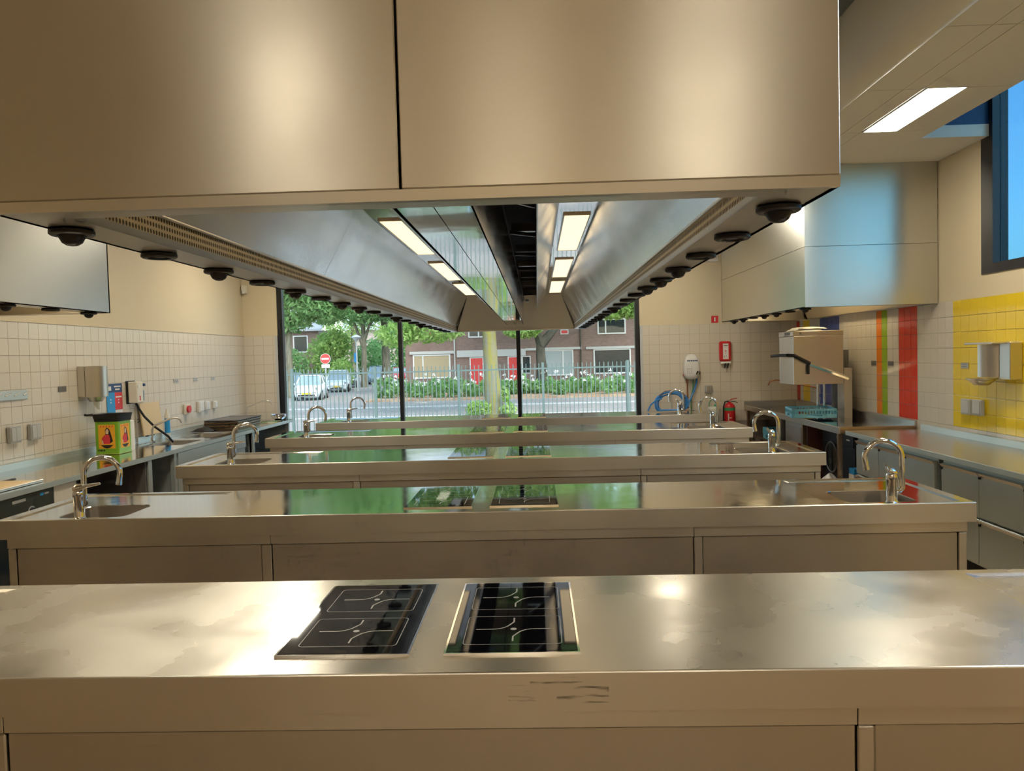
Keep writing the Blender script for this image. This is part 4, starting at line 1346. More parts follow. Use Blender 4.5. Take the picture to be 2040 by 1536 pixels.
for x_, y_ in ((3.11, 8.05), (3.80, 8.05), (3.11, 9.12), (3.11, 11.5), (3.80, 11.5)):
    MB().cbox(x_ - .022, x_ + .022, y_ - .022, y_ + .022, .0, DZ - .07, .003).build('leg', 'brownapr', dt)
MB().box(DX + .03, XR - .05, 9.95, 9.97, .1, DZ - .07).build('divider', 'steel', dt)

dw = thing('hood_dishwasher', (3.35, 9.55, 0), 'tall steel hood-type dishwasher with a lever handle and raised cover', 'dishwasher')
MB().cbox(3.13, 3.74, 9.26, 9.86, .12, DZ - .08, .004).build('lower_body', 'panel', dw)
MB().box(3.125, 3.13, 9.28, 9.84, .18, .80).build('lower_door', 'panel', dw)
hb = MB()
x0, x1, y0, y1, z0, z1 = 3.06, 3.645, 9.30, 9.84, 1.315, 1.895
for a in ((x0, x1, y0, y0 + .012), (x0, x1, y1 - .012, y1), (x0, x0 + .012, y0 + .012, y1 - .012), (x1 - .012, x1, y0 + .012, y1 - .012)):
    hb.box(a[0], a[1], a[2], a[3], z0, z1)
hb.box(x0 + .012, x1 - .012, y0 + .012, y1 - .012, z1 - .02, z1)
hb.build('wash_hood', 'steel', dw, bevel=.004)
MB().cbox(x0 - .004, x1 + .004, y0 - .004, y1 + .004, z1 + .002, z1 + .06, .004).build('top_cover', 'steel', dw)
MB().box(x0 - .006, x0 - .004, 9.42, 9.62, z1 + .012, z1 + .05).build('vent_grille', 'greyd', dw)
MB().box(3.13, 3.15, y0 - .0055, y0 - .004, z1 + .018, z1 + .045).build('badge', 'greyd', dw)
MB().cbox(3.655, 3.755, 9.32, 9.52, DZ - .03, 1.50, .004).build('column', 'steel', dw)
MB().cbox(3.68, 3.80, 9.53, 9.78, DZ - .03, 1.72, .004).build('rear_column', 'greyd', dw)
for x_, y_ in ((3.50, 9.74), (3.58, 9.74)):
    MB().cyl((x_, y_, DZ - .03), (x_, y_, 1.32), .016, n=12).build('guide_rod', 'chrome', dw, smooth=True)
MB().loft([(3.70, 9.285, 1.38), (3.22, 9.275, 1.57)], [.022, .022], 4).build('lever_arm', 'satin', dw)
hd = MB()
hd.loft([(3.24, 9.27, 1.565), (3.05, 9.26, 1.665), (2.99, 9.30, 1.67)], [.022, .024, .022], 6)
hd.loft([(2.99, 9.30, 1.67), (2.97, 9.50, 1.67), (2.97, 9.86, 1.66)], [.022, .022, .022], 6)
hd.build('handle_grip', 'black', dw)
MB().cbox(3.205, 3.235, 9.262, 9.282, 1.44, 1.555, .005).build('handle_strap', 'black', dw)
t = thing('white_towels', (3.3, 9.6, 1.957), 'folded white towels lying on top of the dishwasher', 'towel')
for k in range(2):
    m = MB()
    N = 10
    vs = []
    for i in range(N + 1):
        for j in range(N + 1):
            u, v = i / N, j / N
            e = min(u, 1 - u, v, 1 - v)
            vs.append((3.10 + .34 * u + .05 * k, 9.36 + .40 * v, 1.962 + .02 * k + min(.022, e * .18) + .004 * math.sin(11 * u + 6 * v + k)))
    m.add(vs, [(i * (N + 1) + j, (i + 1) * (N + 1) + j, (i + 1) * (N + 1) + j + 1, i * (N + 1) + j + 1) for i in range(N) for j in range(N)])
    m.build('folded_towel', 'paper', t, smooth=True)

def dish_rack(label, loc, rz, L=.5, H=.10, tilt=None):
    t = local_thing('dish_rack', label, 'rack', 'blue dishwasher racks')
    h = L / 2
    MB().box(-h, h, -h, h, 0, .006).build('bottom_grid', 'crate', t)
    for s in range(4):
        m = MB()
        def W(a, b, z0, z1, d0=-h, d1=-h + .008):
            pts = [(a, d0, z0), (b, d0, z0), (b, d1, z0), (a, d1, z0), (a, d0, z1), (b, d0, z1), (b, d1, z1), (a, d1, z1)]
            c_, s_ = math.cos(s * math.pi / 2), math.sin(s * math.pi / 2)
            pts = [(p[0] * c_ - p[1] * s_, p[0] * s_ + p[1] * c_, p[2]) for p in pts]
            m.add(pts, [(0, 3, 2, 1), (4, 5, 6, 7), (0, 1, 5, 4), (1, 2, 6, 5), (2, 3, 7, 6), (3, 0, 4, 7)])
        W(-h, h, H - .022, H)
        W(-h, -.09, .006, H * .42); W(.09, h, .006, H * .42); W(-.09, .09, H * .36, H * .42)
        n = 15
        for k in range(n + 1):
            a = -h + (L - .008) * k / n
            W(a, a + .010, H * .42, H - .022)
        m.build('side_wall', 'crate', t)
    for s in (-1, 1):
        for q in (-1, 1):
            MB().cyl((s * (h - .03), q * (h - .03), .006), (s * (h - .03), q * (h - .03), .018), .012, n=8).build('foot_peg', 'crate', t)
    place(t, loc, rz)
    return t
dish_rack('light blue plastic dishwasher rack on the steel dish table', (3.27, 9.36, DZ + .002), math.radians(-9), .50, .105)
dish_rack('light blue rack low under the dish table beside the tap', (3.33, 10.60, .52), 0, .42, .15)
r3 = dish_rack('light blue rack leaning on edge under the dish table', (3.52, 10.22, .72), 0, .34, .10)
r3.rotation_euler = (0, math.radians(70), 0)
t = thing('under_shelf', (3.45, 10.75, .48), 'steel shelf under the far end of the dish table', 'shelf')
MB().cbox(3.12, 3.8, 10.0, 11.5, .49, .515, .003).build('shelf_sheet', 'steel', t)
for y_ in (10.05, 11.45):
    MB().box(3.14, 3.16, y_, y_ + .02, 0, .49).build('leg', 'steel', t)
    MB().box(3.76, 3.78, y_, y_ + .02, 0, .49).build('leg', 'steel', t)
# washing machine look-alike dark appliance under the near half of the table
t = thing('dark_dryer', (3.5, 8.6, 0), 'black under-table appliance with a round door beneath the dish table', 'appliance')
MB().cbox(3.30, 3.84, 8.14, 9.06, .10, .84, .006).build('casing', 'blackmat', t)
MB().cbox(3.292, 3.30, 8.16, 9.04, .68, .83, .003).build('control_panel', 'black', t)
rg = [(3.285, 8.75 + .17 * math.cos(a), .52 + .17 * math.sin(a)) for a in [k * 2 * math.pi / 32 for k in range(33)]]
MB().loft(rg, .010, 8, caps=False).build('door_ring', 'greyd', t, smooth=True)
MB().cyl((3.30, 8.75, .52), (3.283, 8.75, .52), .16, n=32).build('door_glass', 'glassdark', t, smooth=True)
MB().cyl((3.292, 8.55, .76), (3.27, 8.55, .76), .022, n=18).build('dial', 'chrome', t, smooth=True)
MB().box(3.288, 3.2915, 8.25, 8.33, .75, .765).build('badge', 'white', t)
t = thing('brown_board', (3.4, 9.1, .1), 'red-brown panel standing beside the black appliance', 'panel')
MB().cbox(3.16, 3.74, 9.15, 9.17, .12, .84, .003).build('board', pm('red_brown', (.18, .06, .04), .5), t)
t = thing('white_sack', (3.25, 8.3, 0), 'slumped white sack on the floor under the dish table', 'sack')
m = MB()
N, Q = 16, 10
vs = []
for i in range(Q + 1):
    ph = math.pi / 2 * i / Q
    for k in range(N):
        a = 2 * math.pi * k / N
        r_ = .22 * math.cos(ph) ** .6 * (1 + .10 * math.sin(3 * a + ph * 2) + .05 * math.sin(7 * a))
        vs.append((3.14 + r_ * math.cos(a) * .58, 8.42 + r_ * math.sin(a), .36 * math.sin(ph) * (1 + .08 * math.sin(2 * a)) + .003))
m.add(vs, [(i * N + k, i * N + (k + 1) % N, (i + 1) * N + (k + 1) % N, (i + 1) * N + k) for i in range(Q) for k in range(N)])
m.build('sack_cloth', 'paper', t, smooth=True, angle=70)
t = thing('detergent_box', (3.2, 7.88, 0), 'blue and white detergent box standing by the table leg', 'box')
MB().cbox(3.16, 3.34, 7.82, 7.95, .002, .52, .004).build('carton', 'bluep', t)
MB().box(3.1585, 3.1598, 7.822, 7.948, .40, .46).build('white_band', 'white', t)
MB().box(3.162, 3.338, 7.8185, 7.8198, .40, .46).build('white_band', 'white', t)
for k in range(5):
    MB().box(3.175 + .03 * k, 3.195 + .03 * k, 7.8183, 7.8198, .33, .36).build('lettering', 'white', t)
# pre-rinse tap at the dish table sink
t = thing('rinse_tap', (3.70, 10.35, DZ), 'chrome pre-rinse tap with a long thin arm behind the rack', 'tap')
MB().cyl((3.72, 10.3, DZ - .025), (3.72, 10.3, 1.05), .022, n=14).build('column', 'chrome', t, smooth=True)
MB().loft([(3.72, 10.3, 1.05), (3.72, 10.3, 1.30), (3.70, 10.3, 1.33)], .012, 10).build('riser', 'chrome', t, smooth=True)
MB().loft([(3.70, 10.3, 1.22), (3.45, 10.4, 1.28), (3.22, 10.5, 1.33), (3.14, 10.53, 1.31), (3.12, 10.54, 1.26)], .009, 10).build('swing_arm', 'copper', t, smooth=True)
for s in (-1, 1):
    MB().cyl((3.72, 10.3 + s * .02, 1.0), (3.72, 10.3 + s * .08, 1.0), .014, n=10).build('handle', 'chrome', t, smooth=True)
MB().cyl((3.68, 10.25, 1.12), (3.76, 10.35, 1.12), .02, n=10).build('valve', 'chrome', t, smooth=True)

# ------------------------------------------------------------------ back wall fittings
YW = YB - .009
t = thing('fire_sign', (2.66, YB, 2.2), 'small red square sign with a white extinguisher symbol on the rear wall', 'sign')
MB().box(2.61, 2.712, YB - .004, YB, 2.165, 2.267).build('plate', 'redflat', t)
MB().box(2.652, 2.67, YB - .0046, YB - .004, 2.185, 2.245).build('symbol', 'white', t)
t = thing('fire_blanket', (2.80, YB, 1.6), 'red fire blanket case with a white label and black pull straps', 'fire blanket')
MB().cbox(2.71, 2.885, YW - .06, YW, 1.585, 1.885, .02).build('case', 'red', t)
MB().box(2.758, 2.84, YW - .061, YW - .0605, 1.62, 1.85).build('label', 'white', t)
for k, (a, b, z_) in enumerate(((2.77, 2.83, 1.82), (2.785, 2.81, 1.74), (2.79, 2.80, 1.71), (2.775, 2.785, 1.66), (2.80, 2.81, 1.665))):
    MB().box(a, b, YW - .0618, YW - .061, z_ - .006, z_ + .006).build('print', 'redflat' if k in (1, 2) else 'greyd', t)
MB().cbox(2.725, 2.88, YW - .055, YW - .005, 1.545, 1.584, .012).build('blanket_edge', 'paper', t)
for x_ in (2.785, 2.825):
    MB().plate([(x_, YW - .058, 1.56), (x_ + .022, YW - .058, 1.56), (x_ + .005, YW - .065, 1.485), (x_ - .017, YW - .065, 1.485)], (0, .003, 0)).build('pull_strap', 'black', t)
t = thing('hose_mixer', (2.29, YB, 1.34), 'white rounded water mixing unit with hoses on the rear wall', 'water unit')
m = MB()
out = []
for k in range(24):
    a = 2 * math.pi * k / 24
    px_, pz_ = math.cos(a), math.sin(a)
    rx_ = .118 - .028 * max(0, pz_)
    out.append((2.292 + rx_ * (abs(px_) ** .6) * (1 if px_ > 0 else -1), 1.52 + .19 * (abs(pz_) ** .65) * (1 if pz_ > 0 else -1)))
n = len(out)
cx_, cz_ = 2.292, 1.52
rings = [(1, 0), (1, .07), (.93, .095), (.6, .105), (.05, .107)]
vs = []
for s, d in rings:
    vs += [(cx_ + (x_ - cx_) * s, YW - d, cz_ + (z_ - cz_) * s) for x_, z_ in out]
m.add(vs, [(r * n + k, r * n + (k + 1) % n, (r + 1) * n + (k + 1) % n, (r + 1) * n + k) for r in range(4) for k in range(n)])
m.build('casing', 'white', t, smooth=True, angle=60)
for k in range(6):
    MB().box(2.222 + .026 * k, 2.242 + .026 * k, YW - .1085, YW - .1065, 1.600, 1.618).build('lettering', 'navy', t)
for k in range(9):
    MB().box(2.218 + .03 * (k % 3), 2.232 + .03 * (k % 3), YW - .1085, YW - .1065, 1.42 + .03 * (k // 3), 1.435 + .03 * (k // 3)).build('pictogram', 'grey', t)
MB().loft([(2.35, YW - .112, 1.405), (2.375, YW - .118, 1.455)], [.007, .012], 8).build('selector', 'black', t)
MB().cyl((2.405, YW - .05, 1.43), (2.418, YW - .05, 1.43), .03, n=16).build('side_knob', 'black', t)
MB().box(2.17, 2.195, YW - .03, YW - .01, 1.395, 1.41).build('red_tab', 'redflat', t)
MB().cyl((2.232, YW - .03, .90), (2.232, YW - .03, 1.345), .011, n=10).build('copper_pipe', 'copper', t, smooth=True)
MB().loft([(2.322, YW - .03, 1.34), (2.315, YW - .03, 1.22), (2.29, YW - .03, 1.08), (2.28, YW - .03, .95), (2.29, YW - .03, .86)], .007, 8).build('green_tube', 'pipegreen', t, smooth=True)
MB().loft([(2.372, YW - .03, 1.34), (2.365, YW - .03, 1.27), (2.33, YW - .05, 1.17), (2.27, YW - .09, 1.06), (2.22, YW - .16, .98), (2.20, YW - .22, .93)], .013, 10).build('blue_tube', 'bluehose', t, smooth=True)
t = thing('rear_socket', (2.548, YB, 1.18), 'single grey wall switch on the rear wall above the extinguisher', 'socket', 'wall sockets and switches')
MB().cbox(2.495, 2.602, YW - .035, YW, 1.127, 1.234, .006).build('housing', 'grey', t)
MB().cbox(2.515, 2.582, YW - .041, YW - .035, 1.147, 1.214, .003).build('rocker', 'steel', t)
# coil of blue hose on the rear end of the farthest island
t = thing('hose_coil', (1.90, 11.05, .905), 'coiled bright blue water hose hanging on a holder behind the farthest island', 'hose')
for k in range(7):
    r_ = .195 + .012 * (k % 4)
    rz_ = .150 + .009 * ((k * 2) % 5)
    pts = [(1.90 + r_ * math.cos(a) + .01 * k - .03, 11.02 + .012 * k + .006 * math.sin(3 * a), 1.02 + rz_ * math.sin(a) - .012 * (k % 3)) for a in [i * 2 * math.pi / 28 + .3 for i in range(29)]]
    pts = [(a, b, max(c, .918)) for a, b, c in pts]
    MB().loft(pts, .011, 8, caps=False).build('hose_loop', 'bluehose', t, smooth=True)
MB().loft([(1.76, 11.0, 1.09), (1.66, 11.0, 1.05), (1.60, 11.0, 1.0), (1.565, 11.0, .93), (1.56, 11.0, .915)], .011, 8).build('hose_end', 'bluehose', t, smooth=True)
MB().loft([(1.72, 11.0, 1.13), (1.80, 11.0, 1.19), (1.92, 11.0, 1.205), (2.04, 11.0, 1.18), (2.09, 11.0, 1.12)], .006, 8).build('holder_bow', 'copper', t, smooth=True)
MB().box(1.91, 1.93, 11.10, 11.12, .902, 1.17).build('holder_post', 'steel', t)
MB().cyl((2.05, 11.0, 1.09), (2.09, 11.0, 1.09), .014, n=10).build('coupling', 'black', t)
# fire extinguisher standing behind the islands
t = thing('fire_extinguisher', (2.83, YB - .12, .50), 'red fire extinguisher on the rear wall behind the right island taps', 'fire extinguisher')
MB().lathe([(.075, .50), (.082, .51), (.082, .90), (.075, .935), (.045, .965), (.025, .975), (.022, .99)], (2.83, YB - .12, 0), n=28).build('cylinder', 'red', t, smooth=True)
MB().lathe([(.0827, .86), (.0827, .905)], (2.83, YB - .12, 0), n=28, caps=False).build('green_band', 'pipegreen', t, smooth=True)
for k in range(4):
    z_ = .60 + .05 * k
    MB().box(2.79, 2.82 + .02 * (k % 2), YB - .2045, YB - .2030, z_, z_ + .012).build('lettering', 'white', t)
MB().box(2.785, 2.80, YB - .204, YB - .2020, .72, .82).build('lettering', 'white', t)
MB().cbox(2.81, 2.85, YB - .14, YB - .10, .985, 1.01, .004).build('valve', 'steel', t)
MB().loft([(2.82, YB - .12, 1.0), (2.86, YB - .15, 1.03), (2.93, YB - .17, 1.045)], [.008, .007, .005], 8).build('lever', 'red', t, smooth=True)
MB().loft([(2.84, YB - .12, .995), (2.90, YB - .15, .99), (2.94, YB - .16, .975)], [.007, .006, .005], 8).build('lever', 'black', t, smooth=True)
MB().loft([(2.82, YB - .13, 1.0), (2.76, YB - .14, .99), (2.735, YB - .15, .92), (2.73, YB - .15, .75), (2.735, YB - .15, .62)], .011, 8).build('hose', 'black', t, smooth=True)
MB().box(2.78, 2.88, YB - .04, YB - .009, .56, .60).build('wall_bracket', 'greyd', t)
MB().box(2.745, 2.915, YB - .2, YB - .009, .47, .499).build('foot_shelf', 'greyd', t)
# jerrycan with a green cap and hose
t = thing('jerrycan', (2.58, 11.42, .6), 'translucent jerrycan with a green tube left of the fire extinguisher', 'canister')
MB().cbox(2.50, 2.67, 11.33, 11.50, .62, .93, .03).build('body', pm('can_white', (.72, .74, .62), .25), t)
MB().cyl((2.62, 11.42, .93), (2.62, 11.42, .96), .03, n=16).build('cap', 'pipegreen', t, smooth=True)
MB().loft([(2.62, 11.42, .96), (2.60, 11.42, 1.01), (2.55, 11.42, 1.03), (2.52, 11.42, .99), (2.515, 11.42, .93)], .007, 8).build('tube', 'pipegreen', t, smooth=True)
MB().cbox(2.48, 2.69, 11.31, 11.52, .58, .619, .004).build('tray', 'greenp', t)
MB().box(2.56, 2.61, 11.40, 11.44, .0, .58).build('stand', 'greyd', t)
t = thing('air_vent', (2.6, YB, 3.2), 'white slatted air vent high on the rear wall between the hoods', 'vent')
MB().box(2.10, 2.72, YB - .02, YB - .0005, 3.07, 3.11).build('frame_bottom', 'white', t)
MB().box(2.10, 2.72, YB - .02, YB - .0005, 3.36, 3.40).build('frame_top', 'white', t)
for k in range(18):
    MB().box(2.12 + .034 * k, 2.138 + .034 * k, YB - .015, YB - .001, 3.11, 3.36).build('slat', 'white', t)

# ------------------------------------------------------------------ outside: street, houses, trees, cars, fence
G = -.60
def leaves(name, parent, blobs, size, mat, per=None, flat=0.0):
    # one joined cloud of small pointed leaf blades inside ellipsoids (cx,cy,cz,rx,ry,rz,n)
    o0 = ORG.get(parent.name, (0, 0, 0))
    P = []
    for (cx_, cy_, cz_, rx_, ry_, rz_, n_) in blobs:
        d = rng.normal(size=(n_, 3))
        d /= np.linalg.norm(d, axis=1)[:, None]
        r_ = rng.uniform(.25, 1, n_) ** .5
        P.append(np.array([cx_, cy_, cz_]) + d * r_[:, None] * np.array([rx_, ry_, rz_]))
    P = np.concatenate(P) - np.array(o0)
    n_ = len(P)
    a = rng.normal(size=(n_, 3)); a[:, 2] *= (1 - flat)
    a /= np.linalg.norm(a, axis=1)[:, None]
    b = rng.normal(size=(n_, 3))
    b -= (b * a).sum(1)[:, None] * a
    b /= np.linalg.norm(b, axis=1)[:, None]
    s = (size * rng.uniform(.6, 1.3, n_))[:, None]
    V = np.stack([P - a * s, P + b * s * .38, P + a * s, P - b * s * .38], 1).reshape(-1, 3)
    me = bpy.data.meshes.new(name)
    me.vertices.add(len(V)); me.vertices.foreach_set('co', V.astype(np.float32).ravel())
    me.loops.add(4 * n_); me.loops.foreach_set('vertex_index', np.arange(4 * n_, dtype=np.int32))
    me.polygons.add(n_); me.polygons.foreach_set('loop_start', np.arange(0, 4 * n_, 4, dtype=np.int32)); me.polygons.foreach_set('loop_total', np.full(n_, 4, np.int32))
    me.update(calc_edges=True)
    me.materials.append(M[mat])
    o = bpy.data.objects.new(name, me)
    COL.objects.link(o)
    o.parent = parent
    o['kind'] = 'stuff'
    return o

gr = tag(MB().box(-90, 60, YB + .25, 150, G - .2, G).build('ground', 'pave'), kind='structure')
tag(MB().box(-40, 40, 31.0, 31.25, G, G + .03).build('trim_2', 'kerb'), kind='structure')
tag(MB().box(-40, 40, 37.0, 37.3, G, G + .05).build('trim_3', 'kerb'), kind='structure')

# steel bar fence
FY = 21.0
fe = thing('bar_fence', (-1.8, FY, G), 'grey-green steel bar fence standing between the school window and the street', 'fence')
pk = MB().box(-.011, .011, -.011, .011, 0, 2.13).build('picket', 'fence')
pm_ = pk.data
bpy.data.objects.remove(pk)
x = -9.0
while x < 5.4:
    o = bpy.data.objects.new('picket', pm_)
    COL.objects.link(o); o.parent = fe
    o.location = (x + 1.8, 0, 0)
    x += .1175
for xp in (-9.05, -6.75, -4.45, -2.15, .15, 2.45, 4.75):
    MB().box(xp - .035, xp + .035, FY - .035, FY + .035, G, 1.56).build('post', 'fence', fe)
MB().box(-9.1, 5.4, FY - .018, FY + .018, 1.37, 1.41).build('rail', 'fence', fe)
MB().box(-9.1, 5.4, FY - .018, FY + .018, -.30, -.26).build('rail', 'fence', fe)

# brick terrace opposite
HYF = 52.0
ho = thing('brick_terrace', (1, HYF, G), 'dark brick terraced house with red doors opposite the window', 'house')
MB().box(-8.9, 16, HYF, HYF + 9, G, 6.2).build('wall', 'brick', ho)
MB().plate([(-9.2, HYF - .4, 6.2), (16, HYF - .4, 6.2), (16, HYF + 4.5, 9.5), (-9.2, HYF + 4.5, 9.5)], (0, 0, .15)).build('roof', 'roof', ho)
def S52(u): return u * 1.04
def opening(part, xa, xb, za, zb, mat, frame='wframe', fw=.09, cols=(), d=.05):
    w_ = MB()
    w_.box(xa, xa + fw, HYF - d, HYF, za, zb).box(xb - fw, xb, HYF - d, HYF, za, zb).box(xa + fw, xb - fw, HYF - d, HYF, za, za + fw).box(xa + fw, xb - fw, HYF - d, HYF, zb - fw, zb)
    for c in cols:
        w_.box(c - fw / 2, c + fw / 2, HYF - d, HYF, za + fw, zb - fw)
    o = w_.build(part, frame, ho)
    MB().box(xa + fw, xb - fw, HYF - .02, HYF - .008, za + fw, zb - fw).build('pane', mat, o)
    return o
opening('window', -8.4, -5.85, .38, 2.0, 'curtain', cols=(-7.72,))
opening('window', .46, 2.45, .36, 2.10, 'blind', cols=(1.75,))
opening('window', 3.80, 6.30, .40, 2.08, 'glassdark', cols=())
opening('window', 4.10, 6.0, 3.06, 4.10, 'glassdark', cols=(4.65,))
opening('window', 1.62, 2.16, 3.12, 3.45, 'doorred', fw=.06)
opening('window', -7.6, -7.0, 3.1, 3.5, 'doorred', fw=.06)
opening('window', -4.6, -2.8, 3.06, 4.10, 'glassdark', cols=(-3.9,))
for xd in (-4.55, -1.98):
    o = opening('door', xd, xd + .95, G, 1.74, 'doorred', fw=.07)
    MB().cyl((xd + .8, HYF - .06, .45), (xd + .8, HYF - .02, .45), .03, n=8).build('handle', 'steel', o)
    opening('window', xd + .97, xd + 1.55, .55, 1.74, 'glassdark', fw=.06)
for xa, xb, za, zb in ((-8.6, -5.6, 2.03, 2.22), (-5.4, -.75, 1.76, 2.22), (-.75, 3.0, 2.10, 2.26), (3.3, 8.5, 2.08, 2.24)):
    MB().box(xa, xb, HYF - .12, HYF + .01, za, zb).build('lintel', 'concrete', ho)
MB().cyl((-5.55, HYF - .08, G), (-5.55, HYF - .08, 6.2), .05, n=8).build('downpipe', 'concrete', ho)
MB().cyl((2.95, HYF - .08, G), (2.95, HYF - .08, 6.2), .05, n=8).build('downpipe', 'darkbark', ho)

# house at the far left
h2 = thing('corner_house', (-26, 72, G), 'brick house with a grey roof behind the trees at the left', 'house')
MB().box(-40, -20.5, 72, 80, G, 4.7).build('wall', 'brick', h2)
MB().plate([(-40.4, 71.6, 4.6), (-20.1, 71.6, 4.6), (-20.1, 76, 8.0), (-40.4, 76, 8.0)], (0, 0, .2)).build('roof', 'roof', h2)
for xa, za in ((-25.3, 2.6), (-22.9, 2.6), (-25.3, -.1), (-22.9, -.1)):
    m = MB()
    m.box(xa, xa + .1, 71.94, 72, za, za + 1.6).box(xa + 1.3, xa + 1.4, 71.94, 72, za, za + 1.6).box(xa + .1, xa + 1.3, 71.94, 72, za, za + .1).box(xa + .1, xa + 1.3, 71.94, 72, za + 1.5, za + 1.6)
    o = m.build('window', 'wframe', h2)
    MB().box(xa + .1, xa + 1.3, 71.97, 71.99, za + .1, za + 1.5).build('pane', 'glassdark', o)
h3 = thing('far_house', (-19, 108, G), 'pale far house at the end of the side street', 'house')
MB().box(-27, -13, 108, 116, G, 6.0).build('wall', pm('pale_brick', (.45, .36, .32), .9), h3)
MB().plate([(-27.4, 107.6, 5.9), (-12.6, 107.6, 5.9), (-12.6, 112, 9.5), (-27.4, 112, 9.5)], (0, 0, .2)).build('roof', 'roof', h3)
for xa in (-25.5, -22.5, -19.5, -16.5):
    o = MB().box(xa, xa + 1.6, 107.93, 108, 1.6, 3.4).build('window', 'wframe', h3)
    MB().box(xa + .15, xa + 1.45, 107.91, 107.929, 1.75, 3.25).build('pane', 'glassdark', o)

# flower bed
fb = tag(MB().box(-9.6, 9.0, 42.2, 51.0, G, G + .10).build('flower_bed', 'soil'), 'long planted bed with white flowers in front of the brick terrace', 'flower bed')
ORG[fb.name] = (0, 0, 0)
bl = []
for k in range(46):
    bx_ = -9.1 + 17.6 * k / 45 + rng.uniform(-.2, .2)
    by_ = rng.uniform(43.2, 46.5)
    hgt = rng.uniform(.7, 1.15) if bx_ > -7.5 else rng.uniform(.9, 1.4)
    bl.append((bx_, by_, G + .1 + hgt * .5, .45, .7, hgt * .55, 150))
leaves('bed_foliage', fb, bl, .15, 'leaf')
bl = []
for k in range(90):
    bl.append((rng.uniform(-9.2, 8.4), rng.uniform(42.8, 44.5), G + rng.uniform(.75, 1.45), .10, .10, .08, 12))
leaves('white_flowers', fb, bl, .07, 'petal')

def trunk(m, base, top, r0, r1, bends=4, wob=.06, n=12):
    b, t_ = Vector(base), Vector(top)
    pts, rs = [], []
    for i in range(bends + 1):
        f_ = i / bends
        p_ = b.lerp(t_, f_) + Vector((rng.uniform(-wob, wob), rng.uniform(-wob, wob), 0)) * (0 if i in (0, bends) else 1)
        pts.append(tuple(p_)); rs.append((r0 * (1.25 if i == 0 else 1)) * (1 - f_) + r1 * f_)
    m.loft(pts, rs, n)
    return pts
def tree(label, base, h, r0, crown, size, lmat='leaf', bmat='bark', branches=(), name='street_tree', lean=(0, 0), upper=()):
    t = thing(name, base, label, 'tree', 'street trees')
    m = MB()
    top = (base[0] + lean[0], base[1] + lean[1], base[2] + h)
    trunk(m, base, top, r0, r0 * .62)
    m.build('trunk', bmat, t, smooth=True)
    for (p0, p1, a, b) in branches:
        m = MB()
        trunk(m, p0, p1, a, b, 3, .05, 8)
        m.build('branch', bmat, t, smooth=True)
    leaves('crown', t, crown, size, lmat)
    if upper:
        leaves('upper_crown', t, upper, size * 2.2, lmat)
    return t
# big mossy plane tree in front of the bed
bx_, by_ = -1.75, 31.5
tree('thick mossy pale tree trunk standing beside the street in front of the terrace', (bx_, by_, G), 7.2, .33,
     [(bx_ - 2.6, by_ + .5, 3.1, 1.6, 1.4, .75, 1500), (bx_ - 1.2, by_ + 1, 3.6, 1.1, 1.2, .6, 900), (bx_ - 4.0, by_, 2.75, .9, 1.0, .55, 600), (bx_ + .9, by_ + .5, 3.3, .8, 1.0, .7, 500), (bx_, by_, 6.6, 4.0, 3.5, 1.6, 5200)], .13, 'leafl', 'moss',
     branches=[((bx_, by_, 3.6), (bx_ - 3.6, by_, 2.9), .07, .02), ((bx_, by_, 4.0), (bx_ + 2.2, by_, 5.2), .08, .02), ((bx_, by_, 5.0), (bx_ - 2.0, by_, 6.4), .1, .03)], lean=(-.35, 0),
     upper=[(bx_ - 1.5, by_, 9.0, 6.0, 4.0, 3.0, 5200), (bx_ + 4, by_ + 3, 8.5, 4.0, 3.5, 2.2, 2400)])
# dark forked tree by the house
tx, ty = .25, 47.5
tree('dark forked tree trunk close to the brick terrace', (tx, ty, G), 3.3, .40,
     [(tx - 1.1, ty - .8, 3.35, 1.2, 1.0, .55, 1300), (tx + 6.1, ty - 1, 4.6, 1.9, 1.4, .9, 2300), (tx + 4.3, ty - 1, 4.3, 1.0, 1.0, .55, 500), (tx, ty, 7.2, 5, 3.5, 1.5, 3800)], .17, 'leafl', 'darkbark',
     branches=[((tx, ty, 2.4), (tx + 2.6, ty, 5.2), .26, .14), ((tx, ty, 2.5), (tx - .9, ty, 5.0), .24, .12), ((tx + 2.4, ty, 5.0), (tx + 6.0, ty - .8, 4.9), .10, .03)],
     upper=[(tx + 3, ty, 11.5, 8.5, 4.0, 4.5, 5200)])
# trees along the side street on the left
def ltree(u_x, d, h, r0, label, crown, lm='leaf', fork=False, upper=()):
    br = []
    if fork:
        br = [((u_x, d, G + h * .55), (u_x - 1.3, d, G + h * 1.1), r0 * .6, r0 * .25), ((u_x, d, G + h * .6), (u_x + 1.4, d, G + h * 1.15), r0 * .55, r0 * .2)]
    tree(label, (u_x, d, G), h, r0, crown, .19, lm, 'bark', br, upper=upper)
ltree(-16.2, 50.0, 6.2, .26, 'grey tree trunk left of the no-entry sign behind the parked cars',
      [(-16.4, 50, 4.9, 2.1, 2, 1.4, 2600), (-14.0, 50, 5.3, 1.7, 2, 1.1, 1700), (-17.2, 49, 6.4, 2.2, 2, 1.2, 1700), (-12.6, 50, 6.2, 1.8, 2, 1.2, 1600)], upper=[(-14.5, 50, 10.5, 6.0, 4, 4.2, 4800)])
ltree(-14.9, 66.0, 6.4, .27, 'slim forked tree trunk beside the blue-grey parked car',
      [(-15.0, 66, 6.4, 2.6, 2.4, 1.8, 3000), (-12.0, 66, 6.2, 1.6, 2, 1.6, 1500), (-18.0, 66, 6.0, 1.7, 2, 1.2, 1500)], 'leaf', True)
